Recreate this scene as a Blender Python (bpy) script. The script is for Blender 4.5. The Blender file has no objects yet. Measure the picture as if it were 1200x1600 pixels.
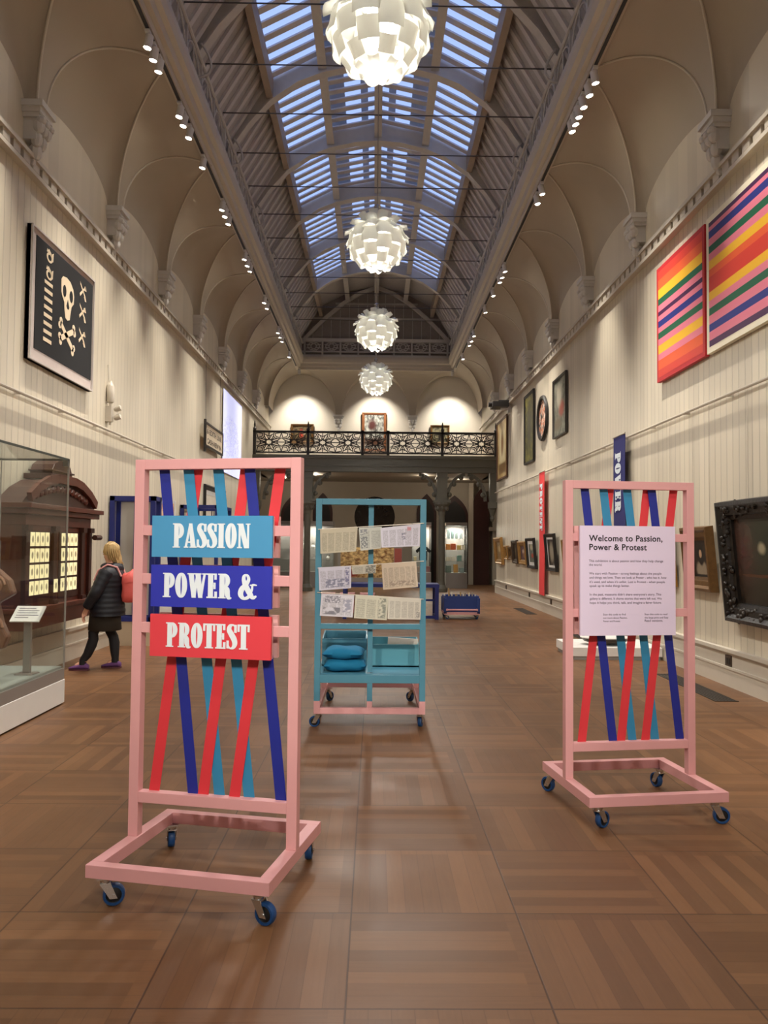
import bpy, bmesh, math, random
from mathutils import Vector, Matrix

random.seed(7)
SC = bpy.context.scene
COL = SC.collection
PI = math.pi


def lin(c):
    c /= 255.0
    return c / 12.92 if c <= 0.04045 else ((c + 0.055) / 1.055) ** 2.4


def S(r, g, b):
    return (lin(r), lin(g), lin(b), 1.0)


# ------------------------------------------------------------------ camera
CAM_H = 1.55


def make_camera():
    f, x0, y0, roll = 1250.0, -14.56, 50.13, math.radians(0.5)
    a = math.atan(-x0 / f)
    p = math.atan(y0 / math.hypot(f, x0))
    fw = Vector((math.sin(a) * math.cos(p), math.cos(a) * math.cos(p), math.sin(p)))
    rt = Vector((math.cos(a), -math.sin(a), 0))
    up = rt.cross(fw)
    r = math.cos(roll) * rt + math.sin(roll) * up
    u = -math.sin(roll) * rt + math.cos(roll) * up
    cd = bpy.data.cameras.new('camera')
    cd.sensor_fit = 'VERTICAL'
    cd.sensor_height = 24.0
    cd.lens = 24.0 * f / 1600.0
    cd.clip_start = 0.05
    cd.clip_end = 200
    co = bpy.data.objects.new('camera', cd)
    COL.objects.link(co)
    m = Matrix((r, u, -fw)).transposed().to_4x4()
    m.translation = Vector((0, 0, CAM_H))
    co.matrix_world = m
    SC.camera = co


make_camera()

# ------------------------------------------------------------------ light levels
EXPOSURE = 0.72
SKY_COLOR = (0.36, 0.47, 0.85, 1)
SKY_STRENGTH = 0.85
SPOT_W = 275.0
PENDANT_W = 210.0
PENDANT_UP_W = 105.0
FRONT_SPOT_W = 900.0
BACK_SPOT_W = 330.0
UNDER_W = 10.0

vs = SC.view_settings
SC.display_settings.display_device = 'sRGB'
vs.view_transform = 'Standard'
vs.look = 'None'
vs.gamma = 1.0
vs.use_curve_mapping = False
vs.exposure = EXPOSURE
world = bpy.data.worlds.new('dusk_sky')
SC.world = world
world.use_nodes = True
world.node_tree.nodes['Background'].inputs[0].default_value = SKY_COLOR
world.node_tree.nodes['Background'].inputs[1].default_value = SKY_STRENGTH


def lamp(name, kind, loc, power, color=(1, 1, 1), parent=None, target=None, cone=60, blend=0.9, radius=0.04, size=None):
    ld = bpy.data.lights.new(name, kind)
    ld.energy = power
    ld.color = color
    if kind == 'AREA':
        ld.size = size or 0.3
    else:
        ld.shadow_soft_size = radius
    if kind == 'SPOT':
        ld.spot_size = math.radians(cone)
        ld.spot_blend = blend
    o = bpy.data.objects.new(name, ld)
    COL.objects.link(o)
    o.parent = parent
    o.location = loc
    if target is not None:
        d = Vector(target) - (Vector(loc) + (parent.location if parent else Vector()))
        o.rotation_euler = d.to_track_quat('-Z', 'Y').to_euler()
    return o


# ------------------------------------------------------------------ node helpers
class NT:
    def __init__(self, name):
        self.m = bpy.data.materials.new(name)
        self.m.use_nodes = True
        self.t = self.m.node_tree
        self.b = self.t.nodes['Principled BSDF']
        self.out = self.t.nodes['Material Output']

    def n(self, kind, **kw):
        x = self.t.nodes.new(kind)
        for k, v in kw.items():
            setattr(x, k, v)
        return x

    def L(self, a, b):
        self.t.links.new(a, b)

    def put(self, sock, v):
        if hasattr(v, 'is_linked') or isinstance(v, bpy.types.NodeSocket):
            self.L(v, sock)
        else:
            sock.default_value = v

    def math(self, op, a, b=0.0, c=None):
        x = self.n('ShaderNodeMath', operation=op)
        self.put(x.inputs[0], a)
        self.put(x.inputs[1], b)
        if c is not None:
            self.put(x.inputs[2], c)
        return x.outputs[0]

    def mix(self, fac, a, b):
        x = self.n('ShaderNodeMix', data_type='RGBA')
        self.put(x.inputs[0], fac)
        self.put(x.inputs[6], a)
        self.put(x.inputs[7], b)
        return x.outputs[2]

    def noise(self, scale, vec=None, detail=3.0, rough=0.55):
        x = self.n('ShaderNodeTexNoise')
        x.inputs['Scale'].default_value = scale
        x.inputs['Detail'].default_value = detail
        x.inputs['Roughness'].default_value = rough
        if vec is not None:
            self.L(vec, x.inputs['Vector'])
        return x.outputs[0]

    def white(self, vec):
        x = self.n('ShaderNodeTexWhiteNoise', noise_dimensions='3D')
        self.L(vec, x.inputs['Vector'])
        return x.outputs[0]

    def comb(self, a, b, c=0.0):
        x = self.n('ShaderNodeCombineXYZ')
        self.put(x.inputs[0], a)
        self.put(x.inputs[1], b)
        self.put(x.inputs[2], c)
        return x.outputs[0]

    def smooth(self, v, a, b):
        x = self.n('ShaderNodeMapRange', interpolation_type='SMOOTHSTEP')
        self.put(x.inputs[0], v)
        x.inputs[1].default_value = a
        x.inputs[2].default_value = b
        return x.outputs[0]

    def obj(self):
        return self.n('ShaderNodeTexCoord').outputs['Object']

    def pos(self):
        return self.n('ShaderNodeNewGeometry').outputs['Position']

    def sep(self, v):
        x = self.n('ShaderNodeSeparateXYZ')
        self.L(v, x.inputs[0])
        return x.outputs

    def uv(self):
        x = self.n('ShaderNodeUVMap', uv_map='UVMap')
        s = self.sep(x.outputs[0])
        return s[0], s[1]

    def bump(self, h, strength=0.2, dist=0.01):
        x = self.n('ShaderNodeBump')
        x.inputs['Strength'].default_value = strength
        x.inputs['Distance'].default_value = dist
        self.L(h, x.inputs['Height'])
        self.L(x.outputs[0], self.b.inputs['Normal'])


def mat(name, col, rough=0.5, metal=0.0, vary=0.06, scale=8.0, bump=0.0, bscale=60.0, spec=0.5, emit=0.0, emitcol=None):
    q = NT(name)
    c2 = tuple(max(0, min(1, x * (1 - 2.2 * vary))) for x in col[:3]) + (1,)
    c1 = tuple(max(0, min(1, x * (1 + vary))) for x in col[:3]) + (1,)
    co = q.obj()
    q.L(q.mix(q.noise(scale, co), c1, c2), q.b.inputs['Base Color'])
    q.b.inputs['Roughness'].default_value = rough
    q.b.inputs['Metallic'].default_value = metal
    q.b.inputs['Specular IOR Level'].default_value = spec
    if bump:
        q.bump(q.noise(bscale, co), bump, 0.004)
    if emit:
        q.b.inputs['Emission Color'].default_value = emitcol or col
        q.b.inputs['Emission Strength'].default_value = emit
    return q.m


def board_wall(name, col, pitch=0.155, strength=0.55):
    """painted tongue and groove: vertical grooves along the wall"""
    q = NT(name)
    p = q.sep(q.pos())
    along = q.math('ADD', p[0], p[1])
    fr = q.math('FRACT', q.math('DIVIDE', along, pitch))
    tri = q.math('ABSOLUTE', q.math('SUBTRACT', fr, 0.5))
    g = q.smooth(tri, 0.40, 0.49)
    low = q.smooth(p[2], 5.82, 5.78)
    g = q.math('MULTIPLY', g, low)
    idn = q.white(q.comb(q.math('FLOOR', q.math('DIVIDE', along, pitch)), 3.0))
    dark = tuple(x * 0.90 for x in col[:3]) + (1,)
    lite = tuple(min(1, x * 1.03) for x in col[:3]) + (1,)
    base = q.mix(idn, dark, lite)
    groove = tuple(x * 0.62 for x in col[:3]) + (1,)
    q.L(q.mix(q.math('MULTIPLY', g, 0.6), base, groove), q.b.inputs['Base Color'])
    q.b.inputs['Roughness'].default_value = 0.42
    h = q.math('SUBTRACT', 1.0, g)
    q.bump(h, strength, 0.006)
    return q.m


def parquet():
    q = NT('oak_parquet')
    p = q.sep(q.pos())
    W = 0.694
    u = q.math('DIVIDE', q.math('ADD', p[0], 0.083), W)
    v = q.math('DIVIDE', q.math('SUBTRACT', p[1], 2.733), W)
    fu, fv = q.math('FLOOR', u), q.math('FLOOR', v)
    ru, rv = q.math('FRACT', u), q.math('FRACT', v)
    chk = q.math('FLOORED_MODULO', q.math('ADD', fu, fv), 2.0)
    across = q.math('ADD', q.math('MULTIPLY', ru, chk), q.math('MULTIPLY', rv, q.math('SUBTRACT', 1.0, chk)))
    along = q.math('ADD', q.math('MULTIPLY', rv, chk), q.math('MULTIPLY', ru, q.math('SUBTRACT', 1.0, chk)))
    plank = q.math('FLOOR', q.math('MULTIPLY', across, 9.0))
    # a single border strip runs along one end of each panel
    end = q.math('GREATER_THAN', along, 0.92)
    plank = q.math('ADD', q.math('MULTIPLY', plank, q.math('SUBTRACT', 1.0, end)), q.math('MULTIPLY', end, 20.0))
    rid = q.white(q.comb(fu, fv, plank))
    pid = q.white(q.comb(fu, fv, 77.0))
    gs = q.comb(q.math('MULTIPLY', across, 55.0), q.math('MULTIPLY', along, 3.0), q.math('MULTIPLY', rid, 50.0))
    gr = q.noise(1.0, gs, 4.0, 0.6)
    ramp = q.n('ShaderNodeValToRGB')
    e = ramp.color_ramp.elements
    e[0].position, e[0].color = 0.0, S(88, 58, 35)
    e[1].position, e[1].color = 1.0, S(128, 90, 58)
    k = e.new(0.5)
    k.color = S(106, 73, 46)
    mixv = q.math('ADD', q.math('ADD', q.math('MULTIPLY', rid, 0.52), q.math('MULTIPLY', pid, 0.2)), q.math('MULTIPLY', gr, 0.34))
    q.L(mixv, ramp.inputs[0])
    edge = q.math('MINIMUM', q.math('MINIMUM', ru, q.math('SUBTRACT', 1.0, ru)), q.math('MINIMUM', rv, q.math('SUBTRACT', 1.0, rv)))
    seam = q.smooth(edge, 0.007, 0.003)
    pf = q.math('FRACT', q.math('MULTIPLY', across, 9.0))
    pe = q.math('MINIMUM', pf, q.math('SUBTRACT', 1.0, pf))
    pseam = q.math('MULTIPLY', q.smooth(pe, 0.03, 0.01), 0.28)
    s = q.math('MAXIMUM', q.math('MULTIPLY', seam, 0.75), pseam)
    q.L(q.mix(s, ramp.outputs[0], S(52, 32, 18)), q.b.inputs['Base Color'])
    rn = q.noise(2.2, q.pos(), 4.0)
    q.L(q.math('ADD', 0.36, q.math('MULTIPLY', rn, 0.2)), q.b.inputs['Roughness'])
    q.b.inputs['Specular IOR Level'].default_value = 0.42
    q.bump(q.math('SUBTRACT', 1.0, s), 0.25, 0.002)
    return q.m


def glass(name, tint=(0.97, 0.985, 0.975, 1), refl=0.05):
    q = NT(name)
    t = q.n('ShaderNodeBsdfTransparent')
    t.inputs[0].default_value = tint
    g = q.n('ShaderNodeBsdfGlossy')
    g.inputs['Roughness'].default_value = 0.01
    fr = q.n('ShaderNodeLayerWeight')
    fr.inputs[0].default_value = 0.5
    mx = q.n('ShaderNodeMixShader')
    q.L(q.math('ADD', q.math('MULTIPLY', q.math('POWER', fr.outputs['Facing'], 4.0), 0.4), refl * 0.3), mx.inputs[0])
    q.L(t.outputs[0], mx.inputs[1])
    q.L(g.outputs[0], mx.inputs[2])
    q.L(mx.outputs[0], q.out.inputs[0])
    return q.m


def paint(name, c1, c2, nscale=4.0, blobs=(), rough=0.45, bands=None):
    """canvas picture in UV space; blobs: (u, v, ru, rv, colour, soft, kind)"""
    q = NT(name)
    u, v = q.uv()
    vec = q.comb(u, v, random.random() * 10)
    nz = q.smooth(q.noise(nscale, vec, 5.0, 0.65), 0.32, 0.68)
    col = q.mix(nz, c1, c2)
    wob = q.math('MULTIPLY', q.math('SUBTRACT', q.noise(9.0, vec, 3.0), 0.5), 0.35)
    for bl in blobs:
        cu, cv, ru, rv, c = bl[:5]
        soft = bl[5] if len(bl) > 5 else 0.15
        kind = bl[6] if len(bl) > 6 else 'e'
        du = q.math('DIVIDE', q.math('SUBTRACT', u, cu), ru)
        dv = q.math('DIVIDE', q.math('SUBTRACT', v, cv), rv)
        if kind == 'e':
            d = q.math('SQRT', q.math('ADD', q.math('MULTIPLY', du, du), q.math('MULTIPLY', dv, dv)))
        else:
            d = q.math('MAXIMUM', q.math('ABSOLUTE', du), q.math('ABSOLUTE', dv))
        d = q.math('ADD', d, q.math('MULTIPLY', wob, soft * 3))
        col = q.mix(q.smooth(d, 1 + soft, 1 - soft), col, c)
    q.L(col, q.b.inputs['Base Color'])
    q.b.inputs['Roughness'].default_value = rough
    return q.m


def newsprint(name, tint, cols, lines, seed, blobs=(), head=0.16, ink=0.55):
    """a newspaper page: columns of fine grey lines under a headline band"""
    q = NT(name)
    u, v = q.uv()
    line = q.math('GREATER_THAN', q.math('FRACT', q.math('MULTIPLY', v, lines)), 0.45)
    cu = q.math('FRACT', q.math('MULTIPLY', u, cols))
    incol = q.math('MULTIPLY', q.math('GREATER_THAN', cu, 0.08), q.math('LESS_THAN', cu, 0.92))
    word = q.smooth(q.noise(1.0, q.comb(q.math('MULTIPLY', u, 90.0), q.math('MULTIPLY', q.math('FLOOR', q.math('MULTIPLY', v, lines)), 7.3), float(seed)), 1.0), 0.40, 0.5)
    marg = q.math('MULTIPLY', q.math('MULTIPLY', q.math('GREATER_THAN', u, 0.05), q.math('LESS_THAN', u, 0.95)), q.math('MULTIPLY', q.math('GREATER_THAN', v, 0.06), q.math('LESS_THAN', v, 1.0 - head)))
    fac = q.math('MULTIPLY', q.math('MULTIPLY', line, incol), q.math('MULTIPLY', word, marg))
    dark = S(60, 58, 60)
    yel = tuple(x * 0.88 for x in tint[:3]) + (1,)
    base = q.mix(q.noise(3.0, q.comb(u, v, float(seed))), tint, yel)
    col = q.mix(q.math('MULTIPLY', fac, ink), base, dark)
    for bl in blobs:
        bu, bv, ru, rv, c = bl[:5]
        nz = q.smooth(q.noise(bl[5] if len(bl) > 5 else 14.0, q.comb(u, v, seed + bu), 3.0), 0.38, 0.55)
        du = q.math('ABSOLUTE', q.math('DIVIDE', q.math('SUBTRACT', u, bu), ru))
        dv = q.math('ABSOLUTE', q.math('DIVIDE', q.math('SUBTRACT', v, bv), rv))
        inb = q.math('LESS_THAN', q.math('MAXIMUM', du, dv), 1.0)
        col = q.mix(inb, col, base)
        col = q.mix(q.math('MULTIPLY', q.math('MULTIPLY', inb, nz), .7), col, c)
    q.L(col, q.b.inputs['Base Color'])
    q.b.inputs['Roughness'].default_value = 0.7
    return q.m


# ------------------------------------------------------------------ mesh builder
class MB:
    def __init__(self):
        self.v, self.f, self.uv = [], [], {}

    def add(self, vs_, fs, M=None):
        o = len(self.v)
        for p in vs_:
            p = Vector(p)
            self.v.append(M @ p if M is not None else p)
        for q in fs:
            self.f.append([o + i for i in q])
        return self

    def box(self, x0, x1, y0, y1, z0, z1, M=None):
        vs_ = [(x, y, z) for z in (z0, z1) for y in (y0, y1) for x in (x0, x1)]
        return self.add(vs_, [(0, 2, 3, 1), (4, 5, 7, 6), (0, 1, 5, 4), (2, 6, 7, 3), (0, 4, 6, 2), (1, 3, 7, 5)], M)

    def bar(self, p0, p1, w, h, up=(0, 0, 1)):
        p0, p1 = Vector(p0), Vector(p1)
        d = (p1 - p0)
        n = d.normalized()
        s = n.cross(Vector(up))
        if s.length < 1e-5:
            s = n.cross(Vector((0, 1, 0)))
        s.normalize()
        t = s.cross(n)
        vs_ = []
        for p in (p0, p1):
            for a, b in ((-1, -1), (1, -1), (1, 1), (-1, 1)):
                vs_.append(p + s * (a * w / 2) + t * (b * h / 2))
        return self.add(vs_, [(0, 1, 2, 3), (7, 6, 5, 4), (0, 4, 5, 1), (1, 5, 6, 2), (2, 6, 7, 3), (3, 7, 4, 0)])

    def tube(self, pts, r, n=10, r1=None):
        pts = [Vector(p) for p in pts]
        m = len(pts)
        rs = [r + ((r1 if r1 is not None else r) - r) * i / max(1, m - 1) for i in range(m)] if not isinstance(r, (list, tuple)) else r
        vs_, fs = [], []
        prev = None
        for i, p in enumerate(pts):
            d = (pts[min(i + 1, m - 1)] - pts[max(i - 1, 0)]).normalized()
            s = prev - d * prev.dot(d) if prev is not None else d.cross(Vector((0, 0, 1)))
            if s.length < 1e-4:
                s = d.cross(Vector((0, 1, 0)))
            s.normalize()
            prev = s
            t = d.cross(s)
            for k in range(n):
                a = 2 * PI * k / n
                vs_.append(p + (s * math.cos(a) + t * math.sin(a)) * rs[i])
        for i in range(m - 1):
            for k in range(n):
                k2 = (k + 1) % n
                fs.append((i * n + k, i * n + k2, (i + 1) * n + k2, (i + 1) * n + k))
        fs.append(tuple(range(n))[::-1])
        fs.append(tuple((m - 1) * n + k for k in range(n)))
        return self.add(vs_, fs)

    def rings(self, rings, close=True, M=None):
        """loft of equal-length closed rings"""
        n = len(rings[0])
        vs_, fs = [], []
        for r in rings:
            vs_ += list(r)
        for i in range(len(rings) - 1):
            for k in range(n):
                k2 = (k + 1) % n
                fs.append((i * n + k, i * n + k2, (i + 1) * n + k2, (i + 1) * n + k))
        if close:
            fs.append(tuple(range(n))[::-1])
            fs.append(tuple((len(rings) - 1) * n + k for k in range(n)))
        return self.add(vs_, fs, M)

    def lathe(self, prof, c=(0, 0, 0), n=24, M=None, caps=True):
        c = Vector(c)
        rg = [[c + Vector((r * math.cos(2 * PI * k / n), r * math.sin(2 * PI * k / n), z)) for k in range(n)] for r, z in prof]
        return self.rings(rg, caps, M)

    def ball(self, c, r, n=12, m=8, M=None):
        if not isinstance(r, (tuple, list)):
            r = (r, r, r)
        rg = []
        for i in range(m + 1):
            t = -PI / 2 + PI * i / m
            k_ = max(0.02, math.cos(t))
            rg.append([Vector((c[0] + r[0] * k_ * math.cos(2 * PI * k / n), c[1] + r[1] * k_ * math.sin(2 * PI * k / n), c[2] + r[2] * math.sin(t))) for k in range(n)])
        return self.rings(rg, True, M)

    def prism(self, poly, d0, d1, axis='y', M=None):
        """polygon in the other two axes, extruded d0..d1 along axis"""
        n = len(poly)
        vs_ = []
        for d in (d0, d1):
            for a, b in poly:
                vs_.append({'y': (a, d, b), 'x': (d, a, b), 'z': (a, b, d)}[axis])
        fs = [tuple(range(n)), tuple(range(2 * n - 1, n - 1, -1))]
        for k in range(n):
            k2 = (k + 1) % n
            fs.append((k, n + k, n + k2, k2))
        return self.add(vs_, fs, M)

    def quad(self, a, b, c, d, uv=True):
        i = len(self.f)
        self.add([a, b, c, d], [(0, 1, 2, 3)])
        if uv:
            self.uv[i] = [(0, 0), (1, 0), (1, 1), (0, 1)]
        return self

    def frame(self, w, h, prof, z0=0.0):
        """picture frame in local XZ, front towards -Y; prof: (out from the opening, depth toward the viewer)"""
        rg = []
        for t, d in prof:
            a, b = w / 2 + t, h / 2 + t
            rg.append([Vector((-a, -d, z0 - b)), Vector((a, -d, z0 - b)), Vector((a, -d, z0 + b)), Vector((-a, -d, z0 + b))])
        return self.rings(rg, False)

    def build(self, name, m, parent=None, smooth=False, bevel=0.0, kind=None, label=None, loc=None, rot=None, weld=False):
        me = bpy.data.meshes.new(name)
        me.from_pydata([tuple(p) for p in self.v], [], self.f)
        if self.uv:
            uvl = me.uv_layers.new(name='UVMap')
            for i, cs in self.uv.items():
                for li, c in zip(me.polygons[i].loop_indices, cs):
                    uvl.data[li].uv = c
        bm = bmesh.new()
        bm.from_mesh(me)
        if weld:
            bmesh.ops.remove_doubles(bm, verts=bm.verts, dist=1e-5)
        if not self.uv:
            bmesh.ops.recalc_face_normals(bm, faces=bm.faces)
        bm.to_mesh(me)
        bm.free()
        if smooth:
            me.polygons.foreach_set('use_smooth', [True] * len(me.polygons))
            me.set_sharp_from_angle(angle=math.radians(smooth if smooth > 1 else 38))
        if m is not None:
            me.materials.append(m)
        o = bpy.data.objects.new(name, me)
        COL.objects.link(o)
        if parent is not None:
            o.parent = parent
        if loc is not None:
            o.location = loc
        if rot is not None:
            o.rotation_euler = rot
        if bevel:
            b = o.modifiers.new('bevel', 'BEVEL')
            b.width = bevel
            b.segments = 2
            b.limit_method = 'ANGLE'
            b.angle_limit = math.radians(40)
        if kind:
            o['kind'] = kind
        if label:
            o['label'] = label
        return o


def tag(o, label, cat, group=None):
    o['label'] = label
    o['category'] = cat
    if group:
        o['group'] = group
    return o


def thing(name, label, cat, loc=(0, 0, 0), rz=0.0, group=None, rx=0.0):
    o = bpy.data.objects.new(name, None)
    o.empty_display_size = 0.1
    COL.objects.link(o)
    o.location = loc
    o.rotation_euler = (rx, 0, rz)
    return tag(o, label, cat, group)


def dup(root, loc, rz, label, group=None):
    r = root.copy()
    COL.objects.link(r)
    r.location = loc
    r.rotation_euler = (0, 0, rz)
    r['label'] = label
    if group:
        r['group'] = group

    def rec(src, dst):
        for ch in list(src.children):
            c = ch.copy()
            COL.objects.link(c)
            c.parent = dst
            rec(ch, c)
    rec(root, r)
    return r


def struct(name, mb, m, parent=None, **kw):
    o = mb.build(name, m, parent, **kw)
    if parent is None:
        o['kind'] = 'structure'
    return o


def skin(name, pts, edges, radii, m, parent=None, sub=2, root=0, loc=None):
    me = bpy.data.meshes.new(name)
    me.from_pydata(pts, edges, [])
    o = bpy.data.objects.new(name + '_cage', me)
    COL.objects.link(o)
    sk = o.modifiers.new('skin', 'SKIN')
    sk.use_smooth_shade = True
    sv = me.skin_vertices[0].data
    for i, r in enumerate(radii):
        sv[i].radius = (r, r) if not isinstance(r, (tuple, list)) else r
        sv[i].use_root = (i == root)
    ss = o.modifiers.new('sub', 'SUBSURF')
    ss.levels = ss.render_levels = sub
    bpy.context.view_layer.update()
    dg = bpy.context.evaluated_depsgraph_get()
    out = bpy.data.meshes.new_from_object(o.evaluated_get(dg))
    bpy.data.objects.remove(o)
    out.name = name
    out.materials.clear()
    out.materials.append(m)
    r = bpy.data.objects.new(name, out)
    COL.objects.link(r)
    r.parent = parent
    if loc:
        r.location = loc
    return r


# ------------------------------------------------------------------ lettering
def catmull(pts, n=8):
    P = [pts[0]] + list(pts) + [pts[-1]]
    out = []
    for i in range(1, len(P) - 2):
        p0, p1, p2, p3 = P[i - 1], P[i], P[i + 1], P[i + 2]
        for k in range(n):
            t = k / n
            out.append(tuple(0.5 * ((2 * b) + (-a + c) * t + (2 * a - 5 * b + 4 * c - d) * t * t + (-a + 3 * b - 3 * c + d) * t ** 3) for a, b, c, d in zip(p0, p1, p2, p3)))
    out.append(tuple(pts[-1]))
    return out


def stroke(pts):
    """pts: (x, y, width) -> list of quads"""
    c = catmull(pts)
    L, R = [], []
    for i, (x, y, w) in enumerate(c):
        x0, y0, _ = c[max(0, i - 1)]
        x1, y1, _ = c[min(len(c) - 1, i + 1)]
        dx, dy = x1 - x0, y1 - y0
        l = math.hypot(dx, dy) or 1
        nx, ny = -dy / l, dx / l
        L.append((x + nx * w / 2, y + ny * w / 2))
        R.append((x - nx * w / 2, y - ny * w / 2))
    return [[L[i], L[i + 1], R[i + 1], R[i]] for i in range(len(c) - 1)]


def rc(x0, y0, x1, y1):
    return [[(x0, y0), (x1, y0), (x1, y1), (x0, y1)]]


def arcring(cx, cy, rx, ry, ix, iy, a0, a1, n=20):
    out = []
    for k in range(n):
        s, e = a0 + (a1 - a0) * k / n, a0 + (a1 - a0) * (k + 1) / n
        f = lambda r, q, t: (cx + r * math.cos(t), cy + q * math.sin(t))
        out.append([f(rx, ry, s), f(rx, ry, e), f(ix, iy, e), f(ix, iy, s)])
    return out


H2 = PI / 2
GL = {
    'P': (0.56, rc(.07, 0, .27, 1) + rc(0, 0, .34, .05) + rc(0, .95, .3, 1) + arcring(.27, .69, .27, .31, .08, .26, -H2, H2)),
    'A': (0.60, [[(.02, 0), (.09, 0), (.31, .92), (.25, 1)], [(.34, 0), (.56, 0), (.36, 1), (.23, 1)]] + rc(.13, .2, .4, .26) + rc(-.02, 0, .17, .05) + rc(.28, 0, .6, .05)),
    'S': (0.48, stroke([(.40, .66, .04), (.42, .84, .05), (.30, .965, .05), (.15, .93, .13), (.10, .77, .19), (.22, .58, .22), (.35, .38, .22), (.38, .2, .19), (.30, .06, .11), (.17, .03, .05), (.06, .12, .05), (.03, .34, .04)]) + rc(.37, .66, .45, .98) + rc(0, .02, .07, .34)),
    'I': (0.36, rc(.07, 0, .28, 1) + rc(0, 0, .35, .05) + rc(0, .95, .35, 1)),
    'O': (0.56, arcring(.27, .5, .27, .51, .06, .44, 0, 2 * PI, 36)),
    'N': (0.62, rc(.07, 0, .13, 1) + [[(.03, 1), (.25, 1), (.56, 0), (.36, 0)]] + rc(.5, 0, .56, 1) + rc(0, 0, .2, .05) + rc(.43, .95, .62, 1) + rc(-.01, .95, .2, 1)),
    'W': (0.86, [[(.03, 1), (.24, 1), (.36, 0), (.2, 0)], [(.22, 0), (.34, 0), (.47, .8), (.41, .95)], [(.36, 1), (.57, 1), (.68, 0), (.52, 0)], [(.54, 0), (.66, 0), (.83, 1), (.77, 1)]] + rc(-.02, .95, .28, 1) + rc(.32, .95, .61, 1) + rc(.69, .95, .88, 1)),
    'E': (0.50, rc(.07, 0, .27, 1) + rc(0, 0, .45, .06) + rc(0, .94, .44, 1) + rc(.2, .47, .38, .53) + rc(.38, 0, .46, .27) + rc(.37, .75, .44, 1) + rc(.33, .37, .39, .63)),
    'R': (0.60, rc(.07, 0, .27, 1) + rc(0, 0, .33, .05) + rc(0, .95, .3, 1) + arcring(.27, .72, .26, .28, .08, .23, -H2, H2) + stroke([(.30, .46, .10), (.41, .36, .19), (.43, .17, .19), (.50, .02, .12), (.60, .03, .05)])),
    'T': (0.56, rc(.17, 0, .38, 1) + rc(.09, 0, .46, .05) + rc(0, .93, .55, 1) + rc(0, .70, .06, 1) + rc(.49, .70, .55, 1)),
    '&': (0.84, stroke([(.80, .56, .05), (.66, .57, .05), (.62, .36, .07), (.46, .08, .12), (.24, .02, .12), (.10, .18, .20), (.16, .40, .2), (.36, .58, .14), (.47, .78, .11), (.40, .95, .07), (.27, .93, .10), (.24, .76, .14), (.34, .52, .2), (.54, .2, .2), (.68, .05, .13), (.82, .12, .06)]) + rc(.55, .53, .84, .58)),
    ' ': (0.26, []),
}


def display_text(mb, text, height, width=None, cx=0.0, z0=0.0, y=0.0, gap=0.05, M=None):
    """fat poster lettering in local XZ, facing -Y"""
    adv, parts = 0.0, []
    for ch in text:
        w, polys = GL[ch]
        parts.append((adv, polys))
        adv += w + gap
    adv -= gap
    sx = (width / adv) if width else height
    lay = 0
    for off, polys in parts:
        for fat in (-.022, .022, 0.0):
            for pl in polys:
                pts = [(cx + (off + a + fat - adv / 2) * sx, z0 + b * height) for a, b in pl]
                lay = (lay + 1) % 97
                mb.prism(pts, y, y - 0.0010 - lay * .000012, 'y', M)


def font_mesh(body, offset=0.0, spacing=1.0):
    cu = bpy.data.curves.new('lettering', 'FONT')
    cu.body = body
    cu.size = 1.0
    cu.offset = offset
    cu.space_character = spacing
    cu.resolution_u = 3
    o = bpy.data.objects.new('lettering', cu)
    COL.objects.link(o)
    bpy.context.view_layer.update()
    dg = bpy.context.evaluated_depsgraph_get()
    me = bpy.data.meshes.new_from_object(o.evaluated_get(dg))
    bpy.data.objects.remove(o)
    return me


def font_text(mb, body, x, z, width=None, height=None, y=0.0, offset=0.0, spacing=1.0, M=None):
    """plain lettering placed by left end, baseline and width in local XZ facing -Y"""
    me = font_mesh(body, offset, spacing)
    xs = [v.co.x for v in me.vertices]
    if not xs:
        return
    x0, x1 = min(xs), max(xs)
    s = width / (x1 - x0) if width else height
    sy = height if height else s
    vs_ = [(x + (v.co.x - x0) * s, y, z + v.co.y * sy) for v in me.vertices]
    mb.add(vs_, [tuple(p.vertices) for p in me.polygons], M)
    bpy.data.meshes.remove(me)

# ------------------------------------------------------------------ materials
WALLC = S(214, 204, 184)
M_wall = board_wall('painted_boarding', WALLC)
M_plain = mat('painted_plaster', S(206, 198, 184), 0.6, vary=0.02, scale=2, bump=0.05, bscale=25)
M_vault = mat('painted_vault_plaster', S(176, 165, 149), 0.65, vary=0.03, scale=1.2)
M_trim = mat('painted_timber_trim', S(200, 191, 176), 0.45, vary=0.03)
M_rooft = mat('grey_painted_roof_timber', S(208, 204, 198), 0.55, vary=0.05)
M_roofd = mat('dark_grey_roof_boarding', S(188, 184, 182), 0.6, vary=0.08)
M_slat = mat('grey_roof_slats', S(214, 210, 210), 0.55, vary=0.05)
M_purlin = mat('brown_grey_purlin', S(168, 152, 136), 0.55, vary=0.05)
M_gable = mat('dark_gable_boarding', S(150, 142, 136), 0.6, vary=0.08)
M_iron = mat('black_iron', S(34, 30, 28), 0.5, vary=0.1)
M_wire = mat('grey_steel_wire', S(80, 78, 78), 0.4, 0.6)
M_balc = mat('dark_olive_balcony_paint', S(92, 90, 80), 0.45, vary=0.05)
M_hall = mat('dim_hall_plaster', S(176, 166, 150), 0.65, vary=0.04, scale=2)
M_white = mat('white_paint', S(232, 230, 226), 0.4, vary=0.02)
M_floor = parquet()
M_pink = mat('pink_painted_timber', S(220, 162, 164), 0.45, vary=0.035, scale=5, bump=0.04)
M_pinkp = mat('pink_edge_board', S(232, 178, 176), 0.55, vary=0.03)
M_red = mat('red_strap', S(214, 52, 62), 0.55, vary=0.03)
M_navy = mat('royal_blue_strap', S(22, 36, 140), 0.55, vary=0.04)
M_teal = mat('teal_strap', S(46, 132, 176), 0.55, vary=0.03)
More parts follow.
